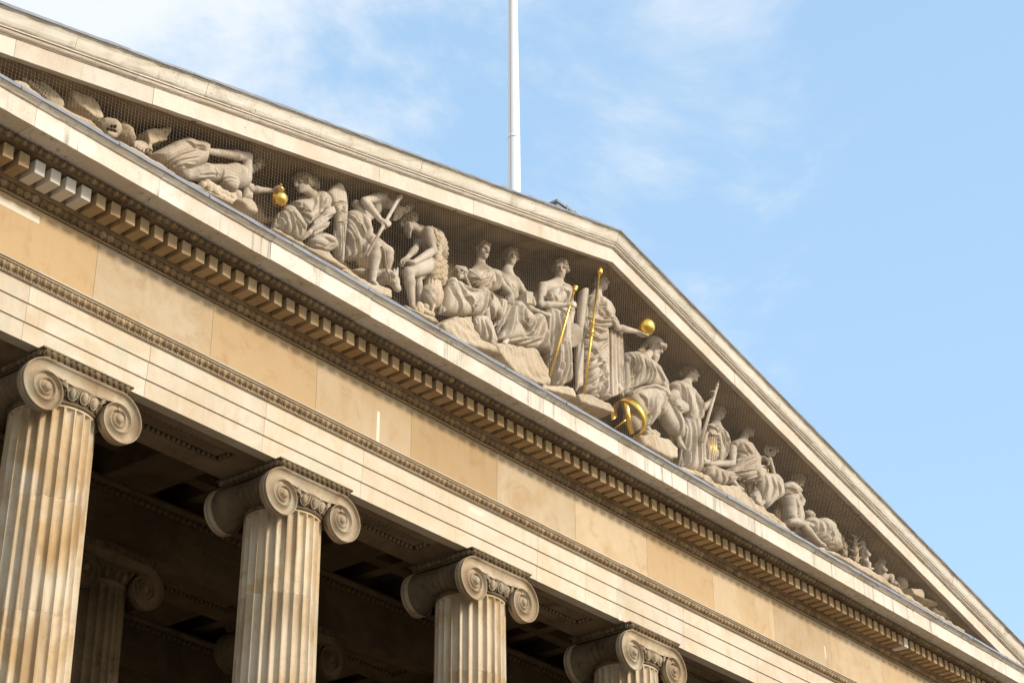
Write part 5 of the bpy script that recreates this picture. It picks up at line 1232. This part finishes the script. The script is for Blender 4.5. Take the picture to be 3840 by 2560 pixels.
def old_man():
    h = 0.38
    t = statue('statue', 'statue of seated bearded old man with an animal hide around his hips', A4(950, 1440, -0.5))
    b, c, hr = Sculpt(), Sculpt(), Sculpt(0.014)
    hc = A4(815, 455, -0.42); f = look(-0.75, 0.35, -0.42); neck = A4(945, 560, -0.36)
    head(b, hc, h, f, neck=neck, beard=True); hairdo(hr, hc, h, f, vol=1.06, bun=False, curl=0.014)
    sl, sr, pv = A4(930, 610, -0.16), A4(1045, 565, -0.54), A4(1125, 890, -0.36)
    torso(b, h, sl, sr, pv, neck=neck)
    b.ell(A4(1120, 690, -0.34), (0.22, 0.20, 0.30), None, 0.08)
    arm(b, h, sr, A4(1105, 785, -0.58), A4(875, 918, -0.72), look(-0.9, 0.2, 0.0), UZ, 0.9, 1.12)
    arm(b, h, sl, A4(900, 760, -0.30), A4(800, 870, -0.50), look(-0.6, 0.2, -0.5), UZ, 0.8)
    leg(b, h, A4(1110, 935, -0.42), A4(820, 1035, -0.66), A4(862, 1410, -0.62), A4(915, 1475, -0.78), 1.02)
    leg(b, h, A4(1120, 945, -0.22), A4(905, 1085, -0.42), A4(950, 1390, -0.30), None, 0.95)
    c.puff(pf(A4, -0.48, [(1010, 905), (1100, 872), (1150, 895), (1195, 870), (1228, 1000), (1212, 1180), (1170, 1225), (1110, 1170), (1050, 1150), (1030, 1010)]), -0.46, 0.19, 0.14)
    c.chain([A4(1085, 540, -0.50), A4(1160, 640, -0.50), A4(1165, 780, -0.54), A4(1140, 880, -0.60)], [0.06, 0.055, 0.05, 0.06], 0.03)
    c.puff(pf(A4, -0.30, [(1150, 580), (1215, 720), (1228, 900), (1160, 900), (1150, 720)]), -0.30, 0.16, 0.1)
    c.noise(0.016, 44)
    r = Sculpt(0.018)
    r.cone(A4(1095, 1180, -0.46), A4(1080, 1290, -0.46), 0.17, 0.19, 0.03, fold=(16, 0.02, 0.02, 0.3, 0)); r.cone(A4(1080, 1295, -0.46), A4(1075, 1345, -0.46), 0.23, 0.21, 0.03)
    for i in range(4): r.cone(A4(1110-12*i, 1340, -0.5+0.04*i), A4(1090-22*i, 1480, -0.62+0.06*i), 0.035, 0.03, 0.02)
    r.ell(A4(950, 1430, -0.66), (0.10, 0.06, 0.13), None, 0.03); r.ell(A4(930, 1460, -0.72), (0.035, 0.06, 0.05), None, 0.01, 's')
    for x, y in ((1010, 1420), (1040, 1490), (1080, 1510), (990, 1470)): r.ell(A4(x, y, -0.62), (0.07, 0.07, 0.06), None, 0.03)
    r.noise(0.006, 36)
    r2 = Sculpt(0.02); r2.poly(pf(A4, -0.82, [(780, 1400), (960, 1480), (1120, 1530), (1200, 1620), (1100, 1590), (800, 1430)]), -0.84, -0.05, 0.03, 0.012)
    fin(t, b, None, hr, r2, (('hide', c, TR), ('corn_sheaf', r, TR)))
old_man()

# ---- fallen man lifting a cloth, his lamp, garland
def fallen():
    h = 0.33
    t = statue('statue', 'statue of fallen naked man on his back lifting a heavy cloth with one arm', A2(1400, 950, -0.5))
    b, c, hr = Sculpt(), Sculpt(), Sculpt(0.013)
    hc = A2(2175, 640, -0.36); f = look(0.55, 0.3, -0.55)
    head(b, hc, h, f, tilt=nrm(UZ*0.8+RT*0.4), neck=A2(2030, 830, -0.38)); hairdo(hr, hc, h, f, tilt=nrm(UZ*0.8+RT*0.4), vol=1.12, bun=False, curl=0.014, fr=52)
    pts = [A2(980, 810, -0.46), A2(1350, 770, -0.50), A2(1600, 790, -0.50), A2(1850, 830, -0.48), A2(1960, 860, -0.44)]
    b.chain(pts, [0.10, 0.15, 0.15, 0.21, 0.18], 0.05)
    b.ell(A2(1760, 900, -0.60), (0.17, 0.08, 0.12), None, 0.09); b.ell(A2(1840, 780, -0.58), (0.14, 0.08, 0.11), None, 0.08); b.ell(A2(1740, 1000, -0.50), (0.16, 0.14, 0.10), None, 0.08)
    b.folds(A2, -0.66, [[(1500, 700), (1560, 800), (1540, 880)], [(1630, 880), (1740, 870), (1880, 900)], [(1650, 700), (1640, 860)], [(1300, 790), (1600, 800)]], 0.016, -0.016)
    arm(b, h, A2(2030, 850, -0.52), A2(2075, 500, -0.62), A2(1390, 405, -0.64), look(-0.9, 0.1, 0.25), UZ, 0.9, 1.4)
    arm(b, h, A2(2030, 960, -0.36), A2(2130, 1060, -0.44), A3(170, 455, -0.60), look(0.8, 0.2, 0.35), UZ, 0.9, 1.0)
    b.chain([A2(1000, 800, -0.50), A2(920, 790, -0.42), A2(760, 700, -0.30)], [0.10, 0.11, 0.13], 0.04)
    c.puff(pf(A2, -0.52, [(350, 470), (600, 345), (830, 222), (980, 168), (1070, 217), (1240, 240), (1360, 332), (1350, 450), (1310, 640), (1130, 690), (925, 750), (890, 825), (720, 715), (650, 655), (540, 600)]), -0.50, 0.22, 0.14)
    c.folds(A2, -0.70, [[(1190, 360), (900, 450), (700, 560)], [(1220, 480), (900, 540), (720, 630)], [(1200, 610), (960, 620), (800, 680)], [(1180, 290), (1340, 330)], [(1200, 340), (1350, 380)], [(860, 640), (830, 770)], [(780, 640), (760, 730)], [(980, 180), (1120, 300), (1200, 350)]], 0.016, 0.026)
    c2 = Sculpt(0.014); c2.puff(pf(A2, -0.34, [(2000, 950), (2130, 980), (2150, 1060), (2110, 1290), (1950, 1230), (1960, 1050)]), -0.34, 0.12, 0.1)
    fin(t, b, c, hr, None, (('sleeve', c2, TS),))
    fl = A3(268, 560, -0.70)
    stuffs('gilt_flask', [lathe([(r_, z_) for r_, z_ in ((0.002, -0.155), (0.06, -0.145), (0.115, -0.10), (0.14, -0.03), (0.135, 0.03), (0.10, 0.085), (0.05, 0.11), (0.045, 0.15), (0.075, 0.165), (0.075, 0.185), (0.04, 0.20), (0.035, 0.26), (0.02, 0.30), (0.002, 0.31))], 24)], M['gold'], 'round gilt flask dangling from the fallen man\'s reaching hand', 'flask').location = tuple(fl)
    s = Sculpt(0.013)
    rg = random.Random(5)
    for i, (x, y) in enumerate(((1290, 980), (1370, 960), (1400, 1050), (1470, 1000), (1500, 1090), (1540, 1130), (1580, 1180), (1560, 1060), (1640, 1100), (1700, 1140), (1640, 1200), (1720, 1220), (1780, 1180), (1800, 1240), (1870, 1190), (1900, 1150))):
        q = rg.uniform(0.045, 0.07); s.ell(A2(x, y, -0.72+0.02*(i % 3)), (q, q, q*rg.uniform(0.8, 1.2)), None, 0.015)
    for i, (x, y, x2, y2) in enumerate(((1250, 990, 1400, 930), (1430, 960, 1560, 1040), (1560, 1030, 1700, 1160), (1750, 1160, 1930, 1140), (1780, 1260, 1940, 1180), (1650, 1210, 1800, 1265))): s.cone(A2(x, y, -0.70), A2(x2, y2, -0.72), 0.035, 0.03, 0.02)
    s.poly(pf(A2, -0.64, [(1220, 1010), (1900, 1280), (1920, 1240), (1300, 980)]), -0.74, -0.4, 0.03, 0.01)
    o = carve('fruit_garland', s, TR, None); tag(o, 'heap of carved fruit and leaves below the fallen man\'s chest', 'garland')
    s = Sculpt(0.02); s.poly(pf(A2, -0.62, [(1800, 1290), (1900, 1240), (2020, 1270), (2110, 1370), (2135, 1500), (2100, 1540), (1950, 1450)]), -0.80, -0.15, 0.06, 0.008)
    o = carve('boulder', s, TR, None); tag(o, 'smooth rounded boulder between the fruit heap and the kneeling angel', 'boulder')
fallen()

# ---- left corner: rocks, beast head, crocodile
def left_corner():
    s = Sculpt(0.016); s.poly(pf(A2, -0.40, [(225, 100), (330, 70), (640, 35), (660, 60), (590, 260), (440, 300), (330, 330), (350, 460), (230, 400), (270, 260)]), -0.55, -0.08, 0.02, 0.012)
    tag(carve('jagged_rock', s, TR, None), 'jagged upright rock behind the clenched stone hand', 'rock')
    b = Sculpt(0.012); w = A2(250, 330, -0.56)
    for i, (x, y) in enumerate(((110, 265), (160, 290), (205, 320), (255, 350))):
        b.chain([A2(x+45, y-18, -0.58), A2(x+5, y+5, -0.72), A2(x+5, y+55, -0.72)], [0.030, 0.032, 0.024], 0.008)
    b.ell(A2(230, 310, -0.54), (0.13, 0.10, 0.06), None, 0.03); b.chain([A2(230, 310, -0.52), A2(330, 400, -0.40)], [0.07, 0.08], 0.03)
    tag(carve('stone_hand', b, TS, None), 'pale stone hand clutching the ledge beside the jagged rock', 'statue')
    t = statue('animal_statue', 'statue of snarling beast head with open mouth and round ear', A1(1750, 1350, -0.5), 'animal statue')
    b = Sculpt(0.012)
    b.ell(A1(1640, 1215, -0.52), (0.20, 0.22, 0.155), None, 0.05); b.ell(A1(1735, 1215, -0.66), (0.11, 0.13, 0.14), None, 0.05)
    b.puff(pf(A1, -0.45, [(1700, 1140), (1880, 1150), (1990, 1250), (2050, 1480), (1980, 1520), (1780, 1370)]), -0.44, 0.24, 0.18)
    b.ell(A1(1890, 1165, -0.40), (0.07, 0.07, 0.08), None, 0.03); b.ell(A1(1930, 1185, -0.47), (0.03, 0.05, 0.04), None, 0.02, 's')
    b.cone(A1(1450, 1110, -0.45), A1(1560, 1180, -0.45), 0.08, 0.12, 0.04)
    for x, y in ((1698, 1172), (1752, 1182)): b.cone(A1(x, y, -0.88), A1(x, y, -0.62), 0.026, 0.022, 0.008, 's')
    [b.cone(A1(1645+13*i, 1232+4*i, -0.88), A1(1645+13*i, 1232+4*i, -0.60), 0.034, 0.03, 0.008, 's') for i in range(9)]; b.cone(A1(1655, 1300, -0.72), A1(1750, 1330, -0.72), 0.045, 0.045, 0.02)
    b.noise(0.005, 38); carve('body', b, TR, t)
    s = Sculpt(0.016); s.poly(pf(A1, -0.50, [(905, 600), (970, 575), (1110, 550), (1220, 585), (1300, 720), (1400, 900), (1478, 1085), (1370, 1100), (1290, 1060), (1140, 935), (960, 800)]), -0.66, -0.20, 0.02, 0.016)
    tag(carve('leaning_rock', s, TR, None), 'cracked slab of rock leaning between the crocodile and the beast head', 'rock')
    t = statue('animal_statue', 'statue of crocodile head with gaping toothed jaws', A1(600, 750, -0.55), 'animal statue')
    b = Sculpt(0.011)
    b.chain([A1(735, 770, -0.52), A1(660, 640, -0.54), A1(480, 430, -0.56), A1(370, 310, -0.56), A1(230, 255, -0.56)], [0.12, 0.085, 0.055, 0.055, 0.05], 0.03)
    b.chain([A1(735, 790, -0.52), A1(600, 700, -0.54), A1(400, 520, -0.56), A1(270, 420, -0.56), A1(185, 350, -0.56)], [0.10, 0.07, 0.055, 0.05, 0.035], 0.03)
    b.ell(A1(250, 235, -0.58), (0.05, 0.05, 0.04), None, 0.02); b.ell(A1(640, 600, -0.58), (0.05, 0.05, 0.05), None, 0.02)
    for i in range(9):
        q = i/9.0; u1 = A1(300+320*q, 290+340*q, -0.63); b.cone(u1, A1(285+320*q, 330+330*q, -0.63), 0.018, 0.005, 0.006)
        u2 = A1(270+310*q, 400+270*q, -0.63); b.cone(u2, A1(285+310*q, 368+270*q, -0.63), 0.018, 0.005, 0.006)
    b.noise(0.004, 50); carve('body', b, TR, t)
    s = Sculpt(0.02)
    s.poly(pf(A1, -0.82, [(0, 340), (200, 430), (400, 600), (760, 800), (860, 830), (1000, 900), (1300, 1080), (1420, 1180), (1620, 1300), (1800, 1420), (2050, 1530), (2300, 1650), (2300, 1700), (1500, 1330), (700, 850), (0, 470)]), -0.85, -0.1, 0.03, 0.018)
    tag(carve('rock_ledge', s, TR, None), 'low broken rock ledge under the crocodile and the beast head', 'rock')
    s = Sculpt(0.02)
    s.poly(pf(A2, -0.82, [(0, 330), (120, 350), (330, 470), (540, 610), (880, 830), (1200, 1000), (1800, 1290), (1800, 1330), (900, 880), (0, 400)]), -0.85, -0.1, 0.03, 0.012)
    tag(carve('rock_ledge', s, TR, None), 'low rock ledge running below the fallen man and his cloth', 'rock')
left_corner()

# ---- right corner
def right_corner():
    t = statue('animal_statue', 'statue of shaggy curled-up beast lying beyond the crouching youth', A9(430, 720, -0.5), 'animal statue')
    b = Sculpt(0.015)
    b.puff(pf(A9, -0.46, [(262, 560), (300, 530), (350, 560), (400, 538), (455, 575), (482, 640), (515, 690), (520, 760), (562, 805), (520, 822), (440, 790), (380, 740), (320, 700)]), -0.46, 0.26, 0.2)
    b.folds(A9, -0.66, [[(330, 560), (345, 640), (330, 690)], [(380, 560), (400, 660), (380, 730)], [(430, 570), (450, 660), (430, 740)], [(470, 620), (490, 720)], [(400, 750), (470, 770), (540, 790)]], 0.03, 0.04)
    b.ell(A9(300, 515, -0.30), (0.17, 0.14, 0.10), None, 0.04); b.cone(A9(270, 590, -0.62), A9(330, 600, -0.68), 0.07, 0.05, 0.03); b.noise(0.008, 30)
    carve('body', b, TS, t)
    for i, pts in enumerate((((495, 560), (520, 700), (530, 790)), ((560, 700), (590, 780), (600, 850)), ((480, 600), (500, 640), (505, 700)))):
        s = Sculpt(0.014); s.chain([A9(*p, -0.25) for p in pts], [0.07, 0.09, 0.06], 0.03); s.noise(0.02, 40)
        tag(carve('carved_shrub', s, TR, None), ('tall ragged carved bush behind the shaggy beast', 'low thin carved bush near the palm sapling', 'short carved stump against the beast\'s back')[i], 'plant')
    s = Sculpt(0.013); s.chain([A9(700, 900, -0.4), A9(690, 800, -0.4), A9(685, 720, -0.4)], [0.06, 0.07, 0.04], 0.02)
    for i in range(14):
        a = i*2.4; q = A9(690, 690+16*i, -0.4); s.cone(q, q+RT*0.16*math.cos(a)+TC*0.10*math.sin(a)+UZ*0.10, 0.035, 0.012, 0.015)
    tag(carve('carved_palm', s, TR, None), 'carved leafy palm sapling beside the small seated child', 'plant')
    def child(label, hc, neck, sl, sr, pv, kn, an, f, h, urn=False):
        t = statue('statue', label, an); b = Sculpt(0.013); hr = Sculpt(0.012)
        head(b, hc, h, f, neck=neck); hairdo(hr, hc, h, f, vol=1.1, bun=False, curl=0.012)
        torso(b, h, sl, sr, pv, neck=neck); leg(b, h, pv+UZ*0.0, kn, an, an+RT*0.12, 0.8)
        arm(b, h, sr, (sr+pv)/2+TC*0.12+RT*0.05, (sr+pv)/2+RT*0.10+TC*0.1)
        fin(t, b, None, hr)
    child('small statue of seated child with folded arms beside a palm sapling', A9(742, 765, -0.42), A9(750, 800, -0.4), A9(735, 815, -0.34), A9(775, 820, -0.48), A9(765, 905, -0.4), A9(800, 925, -0.6), A9(800, 965, -0.6), look(0.2, 0.9), 0.25)
    child('small statue of crouching figure hugging its raised knees near the corner', A9(908, 895, -0.42), A9(890, 930, -0.4), A9(862, 935, -0.34), A9(905, 945, -0.48), A9(910, 1040, -0.4), A9(990, 1030, -0.55), A9(1000, 1085, -0.6), look(0.9, 0.4, -0.3), 0.30)
    s = Sculpt(0.014); s.chain([A9(1070, 1130, -0.42), A9(1080, 1105, -0.42), A9(1075, 1075, -0.42), A9(1082, 1045, -0.42)], [0.06, 0.15, 0.15, 0.10], 0.03); s.cone(A9(1085, 1050, -0.42), A9(1088, 1035, -0.42), 0.13, 0.14, 0.01); s.cone(A9(1010, 1060, -0.4), A9(1050, 1110, -0.45), 0.05, 0.05, 0.02)
    tag(carve('carved_urn', s, TR, None), 'tipped carved urn at the feet of the crouching figure', 'urn')
    s = Sculpt(0.016); s.poly(pf(A9, -0.5, [(1075, 1150), (1172, 1158), (1186, 1200), (1186, 1240), (1100, 1200)]), -0.78, -0.2, 0.02, 0.006)
    tag(carve('square_stone', s, TR, None), 'squared block of stone between the urn and the tortoise', 'block')
    t = statue('animal_statue', 'statue of tortoise with a domed shell in the narrow corner', A9(1270, 1270, -0.5), 'animal statue')
    b = Sculpt(0.014); b.puff(pf(A9, -0.5, [(1190, 1225), (1230, 1215), (1290, 1235), (1340, 1270), (1372, 1305), (1300, 1290), (1220, 1255)]), -0.48, 0.26, 0.12)
    b.cone(A9(1350, 1310, -0.6), A9(1395, 1335, -0.66), 0.06, 0.05, 0.03); b.folds(A9, -0.6, [[(1230, 1220), (1240, 1250)], [(1270, 1230), (1280, 1270)], [(1310, 1250), (1315, 1285)]], 0.012, -0.02)
    carve('body', b, TR, t)
    for i, (x, y) in enumerate(((1405, 1345), (1445, 1370), (1500, 1410))):
        s = Sculpt(0.016); s.ell(A9(x, y, -0.55), (0.16, 0.14, 0.10-0.02*i), None, 0.03); s.noise(0.014, 28)
        tag(carve('pebble_rock', s, TR, None), ('lumpy stone just past the tortoise\'s head', 'middle lumpy stone beyond the tortoise', 'low lumpy stone farthest out in the narrow corner')[i], 'rock')
    s = Sculpt(0.02)
    s.poly(pf(A9, -0.82, [(0, 560), (120, 620), (260, 730), (430, 800), (560, 850), (640, 880), (720, 930), (830, 975), (930, 1050), (1100, 1165), (1250, 1275), (1420, 1370), (1600, 1480), (1600, 1510), (1300, 1330), (900, 1080), (560, 880), (240, 740), (0, 590)]), -0.85, -0.1, 0.03, 0.016)
    tag(carve('rock_ledge', s, TR, None), 'long low rock ledge under the shaggy beast, children and tortoise', 'rock')
right_corner()
